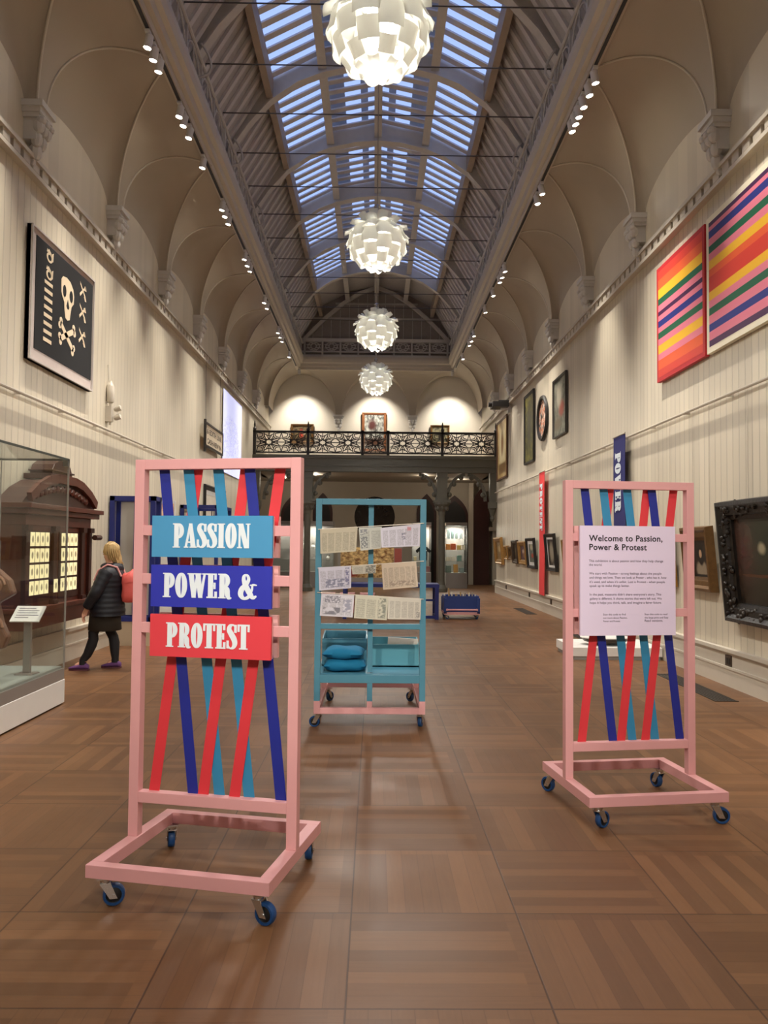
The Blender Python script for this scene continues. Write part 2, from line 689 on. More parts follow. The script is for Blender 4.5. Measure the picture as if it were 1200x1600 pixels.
M_bteal = mat('teal_board_paint', S(70, 148, 196), 0.5, vary=0.015)
M_bblue = mat('blue_board_paint', S(40, 48, 172), 0.5, vary=0.015)
M_bred = mat('red_board_paint', S(222, 62, 74), 0.5, vary=0.015)
M_letter = mat('white_lettering', S(226, 236, 244), 0.5, vary=0.01)
M_lilac = mat('pale_lilac_panel', S(224, 210, 236), 0.55, vary=0.015, scale=2)
M_ink = mat('black_lettering', S(26, 22, 34), 0.5, vary=0.02)
M_inkg = mat('grey_small_lettering', S(82, 70, 92), 0.5, vary=0.02)
M_chrome = mat('bright_steel', S(205, 205, 205), 0.25, 0.95, vary=0.03)
M_tyre = mat('blue_rubber_tyre', S(20, 68, 124), 0.45, vary=0.05)
M_hub = mat('black_plastic_hub', S(20, 20, 22), 0.45, vary=0.05)
M_tframe = mat('teal_painted_timber', S(76, 138, 162), 0.5, vary=0.05, scale=6)
M_tbin = mat('pale_teal_board', S(90, 160, 178), 0.55, vary=0.03)
M_cush = mat('bright_teal_fabric', S(2, 112, 154), 0.85, vary=0.06, bump=0.2, bscale=220)
M_string = mat('pale_string', S(225, 215, 200), 0.8)
M_wood = mat('dark_mahogany', S(92, 42, 26), 0.35, vary=0.16, scale=14)
M_woodd = mat('deep_mahogany', S(62, 28, 18), 0.4, vary=0.15, scale=14)  # deeper brown mahogany for pilasters, doors, pediment and finial
M_gold = mat('old_gilt', S(172, 130, 70), 0.4, 0.45, vary=0.18, scale=20, bump=0.4, bscale=50)
M_goldd = mat('dark_gilt', S(112, 80, 42), 0.45, 0.35, vary=0.2, scale=20, bump=0.5, bscale=45)
M_blackfr = mat('black_carved_wood', S(28, 23, 19), 0.4, vary=0.4, scale=34, bump=1.0, bscale=26)
M_thinblack = mat('black_frame_wood', S(30, 26, 26), 0.4)
M_glass = glass('display_glass')
M_pane = glass('skylight_glass', (0.9, 0.95, 1.0, 1), 0.05)
M_navyf = mat('navy_painted_frame', S(24, 36, 110), 0.45, vary=0.04)
M_cartblue = mat('blue_cart_paint', S(34, 60, 128), 0.5, vary=0.05)
M_greyp = mat('grey_panel', S(150, 146, 142), 0.6, vary=0.03)

# ------------------------------------------------------------------ setting
X_W, Y0, Y_MID, Y_BACK, Y_HALL = 4.0, -9.0, 26.2, 29.9, 31.6
XS, H_CORN = 2.8, 7.89
XC, SPRING = 3.85, 6.5
BAY, Y_C0, HALF = 2.82, 9.0, 1.29

struct('floor', MB().box(-7.2, 7.2, Y0, Y_HALL, -0.1, 0.0), M_floor)
wl = [(Y0, 0), (Y_MID, 0), (Y_MID, 4.0), (Y_BACK + .1, 4.0), (Y_BACK + .1, 8.0), (Y0, 8.0)]
struct('wall_left', MB().prism(wl, -X_W - .15, -X_W, 'x'), M_wall)
struct('wall_right', MB().prism(wl, X_W, X_W + .15, 'x'), M_wall)
struct('wall_back', MB().box(-4.15, 4.15, Y_BACK, Y_BACK + .15, 4.3, 8.2), M_plain)
struct('wall_front', MB().box(-4.15, 4.15, Y0 - .15, Y0, 0, 11.2), M_plain)
hall = MB()
hall.box(-7.2, 7.2, Y_HALL, Y_HALL + .15, 0, 4.1)
hall.box(-7.2, -7.05, Y_MID, Y_HALL, 0, 4.1).box(7.05, 7.2, Y_MID, Y_HALL, 0, 4.1)
hall.box(-7.05, -4.15, Y_MID, Y_MID + .12, 0, 4.1).box(4.15, 7.05, Y_MID, Y_MID + .12, 0, 4.1)
struct('wall_hall', hall, M_hall)
struct('ceiling_hall', MB().box(-7.2, 7.2, Y_MID, Y_HALL, 4.0, 4.3), M_hall)

# groined cove: quarter-ellipse barrel along each wall cut by a cross vault in every bay
NTH = 18
TH = [PI / 2 * i / NTH for i in range(NTH + 1)]
RISE = H_CORN - SPRING


def cove(x):
    return XC - (XC - XS) * (1 - math.cos(x))


vault = MB()
for s in (-1, 1):
    for k in range(-7, 7):
        yc = Y_C0 + BAY * k + BAY / 2
        for sg in (-1, 1):
            for i in range(NTH):
                a, b = TH[i], TH[i + 1]
                pa = (cove(a), yc + sg * HALF * math.cos(a), SPRING + RISE * math.sin(a))
                pb = (cove(b), yc + sg * HALF * math.cos(b), SPRING + RISE * math.sin(b))
                # the cross vault flows down into the wall face
                for j in range(8):
                    f0, f1 = PI / 2 * j / 8, PI / 2 * (j + 1) / 8
                    q_ = [(s * (p[0] + (4.0 - p[0]) * math.sin(f)), p[1], p[2] - .72 * (p[2] - SPRING) * (1 - math.cos(f))) for p, f in ((pa, f0), (pa, f1), (pb, f1), (pb, f0))]
                    vault.add(q_, [(0, 1, 2, 3)])
                vault.add([(s * pa[0], pa[1], pa[2]), (s * pb[0], pb[1], pb[2]), (s * pb[0], yc + sg * BAY / 2, pb[2]), (s * pa[0], yc + sg * BAY / 2, pa[2])], [(0, 1, 2, 3)])
    # last stretch into the corner
    for i in range(NTH):
        a, b = TH[i], TH[i + 1]
        za, zb = SPRING + RISE * math.sin(a), SPRING + RISE * math.sin(b)
        ya = Y_C0 + BAY * 7
        vault.add([(s * cove(a), ya, za), (s * cove(a), Y_BACK, za), (s * cove(b), Y_BACK, zb), (s * cove(b), ya, zb)], [(0, 1, 2, 3)])
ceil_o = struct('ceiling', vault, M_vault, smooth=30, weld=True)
gm = MB()
for s in (-1, 1):
    for k in range(-1, 7):
        yc = Y_C0 + BAY * k + BAY / 2
        for sg in (-1, 1):
            gm.tube([(s * cove(a), yc + sg * HALF * math.cos(a), SPRING + RISE * math.sin(a) - .008) for a in TH], .016, 6)
struct('groin_moulding', gm, M_trim, ceil_o, smooth=80)
bv = MB()
YE0, YE1 = 29.75, 28.85
for c in (-2.77, 0, 2.77):
    for sg in (-1, 1):
        for i in range(NTH):
            a, b = TH[i], TH[i + 1]
            fa, fb = YE0 - (YE0 - YE1) * (1 - math.cos(a)), YE0 - (YE0 - YE1) * (1 - math.cos(b))
            xa, xb = c + sg * 1.27 * math.cos(a), c + sg * 1.27 * math.cos(b)
            za, zb = 6.36 + 1.53 * math.sin(a), 6.36 + 1.53 * math.sin(b)
            e = c + sg * 1.385
            if abs(e) > 4:
                e = sg * 4.0
            bv.add([(xa, fa, za), (xa, Y_BACK, za), (xb, Y_BACK, zb), (xb, fb, zb)], [(0, 1, 2, 3)])
            bv.add([(xa, fa, za), (xb, fb, zb), (e, fb, zb), (e, fa, za)], [(0, 1, 2, 3)])
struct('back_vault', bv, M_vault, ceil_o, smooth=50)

# skylight cornice ring
prof = [(2.9, 7.86), (2.80, 7.86), (2.79, 7.95), (2.73, 7.97), (2.71, 8.06), (2.65, 8.10), (2.62, 8.2), (2.62, 8.3), (2.95, 8.3)]
cr = MB()
for s in (-1, 1):
    v0 = [(s * a, Y0, b) for a, b in prof]
    v1 = [(s * a, 28.85 + (a - 2.8), b) for a, b in prof]
    n = len(prof)
    cr.add(v0 + v1, [(i, (i + 1) % n, n + (i + 1) % n, n + i) for i in range(n)])
cr.add([(-a, 28.85 + (a - 2.8), b) for a, b in prof] + [(a, 28.85 + (a - 2.8), b) for a, b in prof], [(i, (i + 1) % n, n + (i + 1) % n, n + i) for i in range(n)])
struct('trim_1', cr, M_trim)

# frieze and iron railing above the cornice
fr = MB()
for s in (-1, 1):
    fr.box(min(s * 2.9, s * 2.96), max(s * 2.9, s * 2.96), Y0, 28.9, 8.28, 8.9)
struct('trim_2', fr, M_roofd)
rl = MB()
for s in (-1, 1):
    rl.tube([(s * 2.68, Y0, 8.82), (s * 2.68, 28.8, 8.82)], 0.03, 8)
    rl.tube([(s * 2.70, Y0, 8.42), (s * 2.70, 28.8, 8.42)], 0.018, 6)
    y = Y0 + 0.2
    while y < 28.7:
        rl.bar((s * 2.69, y, 8.3), (s * 2.69, y, 8.84), 0.035, 0.035)
        if y > 4:
            arc = [(s * 2.70, y + .47 + .40 * math.cos(t), 8.44 + .34 * math.sin(t)) for t in [PI * j / 8 for j in range(9)]]
            rl.tube(arc, 0.016, 5)
            rl.tube([(s * 2.70, y + .47, 8.42), (s * 2.70, y + .47, 8.8)], 0.012, 5)
        y += 0.94
struct('trim_3', rl, M_rooft)

# roof: boarded lower slopes, glazed crown, boarded last bays
E_, P_, Q_, R_ = (2.93, 8.72), (2.05, 10.2), (1.05, 10.72), (0.0, 10.95)
YG = Y_C0 + BAY * 6          # glazing ends here
roof = MB()
for s in (-1, 1):
    a, b = E_, P_
    roof.add([(s * a[0], Y0, a[1]), (s * a[0], 29, a[1]), (s * b[0], 29, b[1]), (s * b[0], Y0, b[1])], [(0, 1, 2, 3)])
    for a, b in ((P_, Q_), (Q_, R_)):
        roof.add([(s * a[0], YG, a[1]), (s * a[0], 29, a[1]), (s * b[0], 29, b[1]), (s * b[0], YG, b[1])], [(0, 1, 2, 3)])
    # opaque boards added outside over the inner panes to darken bands of glass
    def on(x):
        return (Q_[1] + (R_[1] - Q_[1]) * (1 - x / 1.05)) + 0.10
    for x0, x1 in ((1.02, 0.70), (0.37, 0.22)):
        roof.add([(s * x0, Y0, on(x0)), (s * x0, YG, on(x0)), (s * x1, YG, on(x1)), (s * x1, Y0, on(x1))], [(0, 1, 2, 3)])
roof_o = struct('roof_boarding', roof, M_roofd, ceil_o)
pur = MB()
for s in (-1, 1):
    pur.box(min(s * 1.96, s * 2.08), max(s * 1.96, s * 2.08), Y0, 28.8, 9.80, 10.18)
struct('purlin', pur, M_purlin, ceil_o)
pur = MB()
for s in (-1, 1):
    pur.box(min(s * 1.01, s * 1.10), max(s * 1.01, s * 1.10), Y0, 28.8, 10.42, 10.70)
pur.box(-.05, .05, Y0, 28.8, 10.6, 10.95)
for s in (-1, 1):
    pur.bar((s * 1.05, Y0, 10.40), (s * 1.05, 28.8, 10.40), 0.16, 0.03)
pur.bar((0, Y0, 10.58), (0, 28.8, 10.58), 0.16, 0.03)
struct('purlin', pur, M_rooft, ceil_o)
low = [(2.85, 8.68), (2.4, 9.35), (2.0, 9.80), (1.5, 10.15), (1.05, 10.33), (.5, 10.46), (0, 10.5)]
for k in range(-6, 7):
    y = Y_C0 + BAY * k
    rb = MB()
    for s in (-1, 1):
        L_ = [(s * x, z) for x, z in low]
        ups = []
        for x, z in low:
            if x > 2.05:
                t = (x - 2.05) / (2.93 - 2.05)
                ups.append((s * x, P_[1] + (E_[1] - P_[1]) * t + .01))
            elif x > 1.05:
                t = (x - 1.05) / 1.0
                ups.append((s * x, Q_[1] + (P_[1] - Q_[1]) * t))
            else:
                t = x / 1.05
                ups.append((s * x, R_[1] + (Q_[1] - R_[1]) * t))
        for i in range(len(L_) - 1):
            rb.prism([L_[i], L_[i + 1], ups[i + 1], ups[i]], y - .05, y + .05, 'y')
            p, q_ = L_[i], L_[i + 1]
            rb.prism([(p[0], p[1] - .03), (q_[0], q_[1] - .03), (q_[0], q_[1] + .01), (p[0], p[1] + .01)], y - .10, y + .10, 'y')
    # scrolled iron bracket where the rib meets the railing
    for s in (-1, 1):
        sc_ = [(s * (2.66 - .22 * math.sin(t) * (0.4 + t / 5)), y - .12, 8.80 - .06 * t + .2 * math.cos(t) * (1 - t / 8)) for t in [j * .5 for j in range(12)]]
        rb.tube(sc_, 0.02, 5)
    struct('roof_rib', rb, M_rooft, ceil_o)
# transverse slats under the glass and on the boarded slopes
for k in range(-6, 6):
    y = Y_C0 + BAY * k
    sl = MB()
    for j in range(8):
        yy = y + BAY * (j + .5) / 8
        for s in (-1, 1):
            for a, b in ((P_, Q_), (Q_, R_)):
                sl.bar((s * a[0], yy, a[1] - .05), (s * b[0], yy, b[1] - .05), 0.15, 0.03)
    struct('skylight_slats', sl, M_slat, ceil_o)
    wd = MB()
    for s in (-1, 1):
        for a, b in ((P_, Q_), (Q_, R_)):
            wd.add([(s * a[0], y, a[1]), (s * a[0], y + BAY, a[1]), (s * b[0], y + BAY, b[1]), (s * b[0], y, b[1])], [(0, 1, 2, 3)])
    struct('window_%d' % (k + 7), wd, M_pane)
sl = MB()
yy = Y0 + .1
while yy < 28.8:
    for s in (-1, 1):
        sl.bar((s * 2.90, yy, 8.74), (s * 2.06, yy, 10.12), 0.11, 0.05)
    yy += .36
struct('boarding_slats', sl, M_slat, ceil_o)
tr = MB()
for k in range(-3, 13):
    y = Y_C0 + BAY * k / 2 + .3
    tr.tube([(-2.68, y, 8.95), (2.68, y, 8.95)], 0.011, 5)
struct('tie_rod', tr, M_wire, ceil_o)

# gable end of the roof
gb = MB()
gb.prism([(-2.95, 8.2), (2.95, 8.2), (2.93, 8.72), (2.05, 10.2), (1.05, 10.72), (0, 10.95), (-1.05, 10.72), (-2.05, 10.2), (-2.93, 8.72)], 28.95, 29.05, 'y')
go = struct('gable', gb, M_gable, ceil_o)
gf = MB()
for i in range(-8, 9):
    x = i * .33
    gf.box(x - .012, x + .012, 28.92, 28.96, 8.9, 10.9 - abs(x) * .62)
gf.box(-2.5, 2.5, 28.88, 28.96, 9.72, 9.79).box(-1.5, 1.5, 28.88, 28.96, 10.28, 10.34)
struct('gable_batten', gf, M_roofd, ceil_o)
gf = MB()
for s in (-1, 1):
    pts = [(s * x, 28.84, z) for x, z in ((2.72, 8.85), (2.3, 9.3), (1.8, 9.8), (1.2, 10.3), (.6, 10.68), (0, 10.9))]
    for i in range(5):
        gf.bar(pts[i], pts[i + 1], .12, .14, up=(0, 1, 0))
gf.box(-.07, .07, 28.82, 28.95, 8.9, 10.9)
gf.box(-2.8, 2.8, 28.78, 28.95, 8.88, 9.0).box(-2.8, 2.8, 28.78, 28.95, 8.28, 8.40).box(-2.8, 2.8, 28.80, 28.94, 8.50, 8.54)
for i in range(9):
    x = -2.6 + i * .65
    gf.box(x - .03, x + .03, 28.8, 28.94, 8.3, 9.0)
    if i < 8:
        c = (x + .325, 8.72)
        for j in range(8):
            a0 = PI / 4 * j + PI / 8
            a1 = a0 + PI / 4
            gf.bar((c[0] + .10 * math.cos(a0), 28.86, c[1] + .10 * math.sin(a0)), (c[0] + .10 * math.cos(a1), 28.86, c[1] + .10 * math.sin(a1)), .03, .03)
            gf.bar((c[0] + .10 * math.cos(a0), 28.86, c[1] + .10 * math.sin(a0)), (c[0] + .28 * math.cos(a0), 28.86, c[1] + .17 * math.sin(a0)), .03, .03)
            gf.bar((c[0] + .22 * math.cos(a0 + .39), 28.86, c[1] + .15 * math.sin(a0 + .39)), (c[0] + .22 * math.cos(a1 + .39), 28.86, c[1] + .15 * math.sin(a1 + .39)), .025, .03)
struct('gable_frame', gf, M_rooft, ceil_o)

# wall mouldings: perforated cornice, skirting
for s, nm in ((-1, 'left'), (1, 'right')):
    a = lambda d: (min(s * 4.0, s * (4.0 - d)), max(s * 4.0, s * (4.0 - d)))
    t = MB()
    t.box(*a(.09), Y0, Y_BACK, 5.72, 5.77).box(*a(.05), Y0, Y_BACK, 5.77, 5.79).box(*a(.10), Y0, Y_BACK, 5.89, 5.94)
    y = 2.0
    while y < Y_BACK - .2:
        t.box(*a(.075), y, y + .17, 5.79, 5.89)
        y += .25
    struct('trim_%d' % (4 if s < 0 else 5), t, M_trim)
    t = MB()
    t.box(*a(.05), Y0, Y_MID, 0, .20).box(*a(.035), Y0, Y_MID, .20, .38).box(*a(.07), Y0, Y_MID, .38, .42).box(*a(.06), Y0, Y_MID, .195, .22)
    struct('baseboard_' + nm, t, M_trim)

# ------------------------------------------------------------------ hall beneath the balcony
def pointed(cx, w, spring, peak, n=8):
    out = [(cx - w / 2, 0.0), (cx + w / 2, 0.0), (cx + w / 2, spring)]
    for i in range(1, n):
        t = i / n
        out.append((cx + w / 2 * (1 - t ** 1.7), spring + (peak - spring) * (t ** .75)))
    out.append((cx, peak))
    for i in range(n - 1, 0, -1):
        t = i / n
        out.append((cx - w / 2 * (1 - t ** 1.7), spring + (peak - spring) * (t ** .75)))
    out.append((cx - w / 2, spring))
    return out


M_door = mat('dark_red_brown_door', S(58, 22, 16), 0.45, vary=0.2)
M_doord = mat('near_black_opening', S(24, 20, 18), 0.6)
for i, (cx, w, sp, pk) in enumerate(((-2.05, .78, 2.75, 3.55), (2.05, .78, 2.75, 3.55), (-3.15, 1.1, 2.6, 3.5), (3.15, 1.1, 2.6, 3.5))):
    d = struct('door_%d' % (i + 1), MB().prism(pointed(cx, w, sp, pk), Y_HALL - .06, Y_HALL + .02, 'y'), M_door)
    struct('opening', MB().prism(pointed(cx, w - .2, sp - .05, pk - .22), Y_HALL - .075, Y_HALL - .05, 'y'), M_doord, d)
struct('door_5', MB().prism(pointed(4.15, .62, 3.1, 3.75), Y_HALL - .5, Y_HALL - .44, 'y'), M_door)
t = MB().box(3.66, 3.84, Y_HALL - .55, Y_HALL - .35, 0, 3.95).box(4.6, 4.9, Y_HALL - .5, Y_HALL, 0, 3.95)
t.box(4.45, 5.0, Y_HALL - .6, Y_HALL, 2.1, 2.25)
struct('trim_6', t, M_hall)
rw = MB()
for r0, r1, d in ((.80, .92, .10), (.92, 1.08, .05)):
    for j in range(40):
        a0, a1 = 2 * PI * j / 40, 2 * PI * (j + 1) / 40
        rw.prism([(r0 * math.cos(a0), 2.62 + r0 * math.sin(a0)), (r1 * math.cos(a0), 2.62 + r1 * math.sin(a0)), (r1 * math.cos(a1), 2.62 + r1 * math.sin(a1)), (r0 * math.cos(a1), 2.62 + r0 * math.sin(a1))], Y_HALL - d, Y_HALL + .01, 'y')
wo = struct('window_13', rw, M_hall)
struct('pane', MB().prism([(.81 * math.cos(2 * PI * j / 40), 2.62 + .81 * math.sin(2 * PI * j / 40)) for j in range(40)], Y_HALL - .03, Y_HALL + .01, 'y'),
       mat('dark_round_pane', S(40, 32, 26), 0.08, vary=0.1), wo)

# ------------------------------------------------------------------ balcony
ORD = ['', 'first', 'second', 'third', 'fourth', 'fifth', 'sixth', 'seventh', 'eighth', 'ninth', 'tenth', 'eleventh', 'twelfth', 'thirteenth', 'fourteenth', 'fifteenth', 'sixteenth', 'seventeenth', 'eighteenth', 'nineteenth', 'twentieth']
bal = thing('balcony', 'dark iron balcony with star-pattern railing on columns across the far end', 'balcony', (0, Y_MID, 0))
b = MB().box(-3.99, 3.99, -.15, .12, 3.92, 4.40).box(-3.99, 3.99, -.22, .12, 4.34, 4.44).box(-3.99, 3.99, -.19, .12, 4.08, 4.13).box(-3.99, 3.99, -.2, .12, 3.90, 3.95)
b.build('beam', M_balc, bal)
for sx in (-2.2, 2.2):
    c = MB().lathe([(.20, 0), (.20, .12), (.15, .2), (.12, .24), (.105, .35), (.10, 2.5), (.115, 2.55), (.12, 2.62), (.20, 2.78), (.26, 2.86), (.26, 2.93)], (sx, 0, 0), 20)
    for j in range(8):
        a_ = PI / 4 * j
        c.ball((sx + .18 * math.cos(a_), .18 * math.sin(a_), 2.74), (.05, .05, .09), 8, 5)
    c.box(sx - .28, sx + .28, -.2, .2, 2.92, 3.0).box(sx - .17, sx + .17, -.15, .15, 3.0, 3.92).box(sx - .21, sx + .21, -.18, .18, 3.7, 3.76)
    c.build('column', M_balc, bal)
for sx in (-3.86, 3.86):
    c = MB().box(sx - .1, sx + .1, -.15, .12, 2.9, 3.92).box(sx - .13, sx + .13, -.2, .14, 2.75, 2.95)
    c.lathe([(.02, 2.3), (.08, 2.4), (.06, 2.5), (.13, 2.7), (.13, 2.76)], (sx, 0, 0), 12)
    c.build('half_capital', M_balc, bal)
for sx, dr in ((-2.2, 1), (-2.2, -1), (2.2, 1), (2.2, -1), (-3.8, 1), (3.8, -1)):
    x0 = sx + dr * .17
    pts, R = [], .62
    br = MB()
    arc = [(x0 + dr * (R - R * math.cos(t)) * .95, 0, 2.98 + R * math.sin(t) * 1.4) for t in [PI / 2 * j / 10 for j in range(11)]]
    for j in range(10):
        br.bar(arc[j], arc[j + 1], .10, .06, up=(0, 1, 0))
    for j in (2, 5, 8):
        p = arc[j]
        br.ball((p[0] + dr * .05, 0, p[2] - .06), .085, 8, 6)
    br.build('bracket', M_balc, bal)
rail = MB().box(-4, 4, -.14, -.04, 5.17, 5.23).box(-4, 4, -.12, -.06, 4.50, 4.54)
rail.build('handrail', M_iron, bal)


def star_panel(x0, x1):
    p = MB()
    z0, z1 = 4.54, 5.17
    n = max(1, round((x1 - x0) / .98))
    w = (x1 - x0) / n
    y = -.09

    def seg(a, b, t=.027):
        p.bar((a[0], y, a[1]), (b[0], y, b[1]), t, .02, up=(0, 1, 0))
    for i in range(n):
        cx, cz = x0 + w * (i + .5), (z0 + z1) / 2
        sx_, sz_ = w / 2, (z1 - z0) / 2
        P = lambda r, a: (cx + sx_ * r * math.cos(a), cz + sz_ * r * math.sin(a))
        for j in range(8):
            a = PI / 4 * j
            h = PI / 8
            # the star itself
            seg(P(.36, a), P(.20, a + h))
            seg(P(.20, a + h), P(.36, a + 2 * h))
            # elongated hexagon beyond each notch
            k1, k2, k3 = P(.20, a + h), P(.42, a + h * 1.55), P(.42, a + h * .45)
            k4, k5, k6 = P(.78, a + h * 1.3), P(.78, a + h * .7), P(.92, a + h)
            seg(k1, k2), seg(k1, k3), seg(k2, k4), seg(k3, k5), seg(k4, k6), seg(k5, k6)
            # links out to the cell edge
            seg(P(.36, a), P(.62, a)), seg(P(.62, a), P(.78, a + h * .7)), seg(P(.62, a), P(.78, a - h * .7))
            e = P(1.0, a) if j % 2 == 0 else P(1.41, a)
            seg(P(.92, a + h), (min(max(P(1.12, a + h)[0], cx - sx_), cx + sx_), min(max(P(1.12, a + h)[1], z0), z1)))
            if j % 2 == 0:
                seg(P(.62, a), e)
            else:
                seg(P(1.0, a - .3), P(1.41, a)), seg(P(1.0, a + .3), P(1.41, a)), seg(P(1.0, a - .3), P(.80, a)), seg(P(1.0, a + .3), P(.80, a))
    return p


cuts = [-3.95, -2.2, -.42, .42, 2.2, 3.95]
for i in range(5):
    star_panel(cuts[i] + .06, cuts[i + 1] - .06).build('railing_panel', M_iron, bal)
for x in (-3.95, -2.2, -.42, .42, 2.2, 3.95):
    p = MB().box(x - .045, x + .045, -.14, -.04, 4.44, 5.26)
    if abs(x) > 1:
        p.lathe([(.05, 5.26), (.06, 5.3), (.025, 5.36), (.03, 5.45), (.01, 5.55)], (x, -.09, 0), 10)
    p.build('railing_post', M_iron, bal)

# ------------------------------------------------------------------ corbels under the vault springings
def corbel_mb():
    c = MB()                        # local: wall at x=0, projecting along +x
    c.box(0, .24, -.19, .19, -.07, 0).box(0, .21, -.17, .17, -.13, -.07).box(0, .19, -.15, .15, -.18, -.13)
    c.box(0, .15, -.12, .12, -.42, -.18)
    for i, y in enumerate((-.10, 0, .10)):
        c.ball((.17, y, -.27), (.07, .055, .08), 8, 6)
        c.ball((.20, y * 1.1, -.21), (.06, .05, .05), 8, 6)
    for y in (-.06, .06):
        c.ball((.13, y, -.40), (.07, .06, .09), 8, 6)
    c.ball((.09, 0, -.52), (.08, .07, .10), 8, 6)
    c.ball((.06, 0, -.63), (.045, .045, .05), 8, 6)
    return c


cb_mesh = None
for s, nm in ((-1, 'left'), (1, 'right')):
    for k in range(0, 7):
        if cb_mesh is None:
            o = corbel_mb().build('corbel', mat('white_grey_carved_plaster', S(206, 203, 198), 0.6, vary=0.04), smooth=30)
            cb_mesh = o.data
        else:
            o = bpy.data.objects.new('corbel', cb_mesh)
            COL.objects.link(o)
        o.location = (s * 4.0, Y_C0 + BAY * k, SPRING)
        o.rotation_euler = (0, 0, PI if s > 0 else 0)
        pos = ['nearest in view', 'second from the front', 'third from the front', 'fourth from the front', 'fifth from the front', 'sixth from the front', 'seventh from the front'][k]
        tag(o, 'carved white corbel under the vault on the %s wall, %s' % (nm, pos), 'corbel', 'carved corbels along the walls')
for x, nm in ((-1.385, 'left'), (1.385, 'right')):
    o = bpy.data.objects.new('corbel', cb_mesh)
    COL.objects.link(o)
    o.location = (x, Y_BACK, 6.36)
    o.rotation_euler = (0, 0, -PI / 2)
    tag(o, 'small carved corbel between the arches above the balcony, on the %s' % nm, 'corbel', 'carved corbels of the end wall')

# ------------------------------------------------------------------ artichoke pendant lamps
M_leaf = NT('white_lacquered_leaf')
M_leaf.b.inputs['Base Color'].default_value = S(246, 246, 240)
M_leaf.b.inputs['Roughness'].default_value = 0.35
tl = M_leaf.n('ShaderNodeBsdfTranslucent')
tl.inputs[0].default_value = S(246, 248, 242)
mxs = M_leaf.n('ShaderNodeMixShader')
mxs.inputs[0].default_value = 0.20
M_leaf.L(M_leaf.b.outputs[0], mxs.inputs[1])
M_leaf.L(tl.outputs[0], mxs.inputs[2])
M_leaf.L(mxs.outputs[0], M_leaf.out.inputs[0])
M_leaf = M_leaf.m
M_glow = mat('glowing_lamp_globe', S(255, 250, 238), 0.5, vary=0, emit=5.0)


def leaf_mesh(w, l, name):
    v, f = [], []
    nx, ny = 5, 4
    for j in range(ny):
        t = j / (ny - 1)
        ww = w * (1 - .10 * t)
        for i in range(nx):
            a = (i / (nx - 1) - .5)
            v.append((a * ww, -.035 * (1 - (2 * a) ** 2) - .01 * t * t, -l * t))
    for j in range(ny - 1):
        for i in range(nx - 1):
            f.append((j * nx + i, j * nx + i + 1, (j + 1) * nx + i + 1, (j + 1) * nx + i))
    me = bpy.data.meshes.new(name)
    me.from_pydata(v, [], f)
    me.polygons.foreach_set('use_smooth', [True] * len(me.polygons))
    me.materials.append(M_leaf)
    return me


def pendant(loc, label):
    """loc: bottom of the shade"""
    t = thing('pendant_lamp', label, 'lamp', loc, 0, 'artichoke pendant lamps')
    MB().ball((0, 0, .42), (.13, .13, .17), 16, 10).build('globe', M_glow, t, smooth=True)
    MB().lathe([(.05, .62), (.09, .66), (.09, .78), (.03, .82)], n=16).tube([(0, 0, .8), (0, 0, 10.56 - loc[2])], .007, 8).lathe([(.03, .86), (.05, .88), (.05, .94), (.03, .96)], n=12).build('stem', M_chrome, t, smooth=True)
    # rows of six leaves: (polar angle of the tip, leaf length, width, lean of the leaf inward from the tangent)
    rows = [(-76, .10, .10, 16), (-60, .14, .15, 20), (-46, .17, .20, 22), (-33, .19, .235, 24), (-20, .21, .26, 27), (-7, .22, .27, 32),
            (6, .24, .23, 46), (19, .26, .21, 60), (32, .28, .19, 72), (45, .28, .17, 82), (58, .26, .15, 90)]
    cz = .425
    for r, (ph, l, w, lean) in enumerate(rows):
        me = leaf_mesh(w, l, 'leaf')
        p_ = math.radians(ph)
        Rl = .43 + (.03 if ph > 0 else 0)
        tip = (Rl * math.cos(p_), cz + Rl * .97 * math.sin(p_))
        ln = math.radians(lean)
        # direction from the tip up the leaf: the tangent turned toward the axis
        tx_, tz_ = -math.sin(p_), math.cos(p_)
        dx_, dz_ = tx_ * math.cos(ln) - tz_ * math.sin(ln), tx_ * math.sin(ln) + tz_ * math.cos(ln)
        base = (tip[0] + dx_ * l, tip[1] + dz_ * l)
        for j in range(6):
            a = 2 * PI * (j + .5 * (r % 2)) / 6 + .26
            o = bpy.data.objects.new('leaf', me)
            COL.objects.link(o)
            o.parent = t
            o.location = (base[0] * math.cos(a), base[0] * math.sin(a), base[1])
            # leaf mesh: base at origin, tip along -Z, curved face toward -Y (outward)
            zax = Vector((dx_ * math.cos(a), dx_ * math.sin(a), dz_))
            xax = Vector((-math.sin(a), math.cos(a), 0))
            yax = zax.cross(xax)
            o.rotation_euler = Matrix((xax, yax, zax)).transposed().to_euler()
    lamp('pendant_glow', 'POINT', (0, 0, .44), PENDANT_UP_W, (1, .96, .88), t, radius=.12)
    lamp('pendant_downlight', 'SPOT', (0, 0, -.04), PENDANT_W, (1, .95, .86), t, tuple(Vector(loc) - Vector((0, 0, 3))), 172, .5, .16)
    return t


pendant((0, 6.62, 5.52), 'nearest artichoke pendant lamp, cut off by the top of the view')
pendant((0, 11.5, 5.54), 'second white artichoke pendant lamp from the front, below the glass roof')
pendant((0, 16.3, 5.54), 'third white artichoke pendant lamp, in front of the dark gable')
pendant((0, 1.75, 5.54), 'artichoke pendant lamp hanging overhead, just outside the view')
pendant((0, -2.6, 5.54), 'artichoke pendant lamp behind the viewpoint')
pendant((0, 21.2, 5.54), 'farthest white artichoke pendant lamp, just above the balcony')

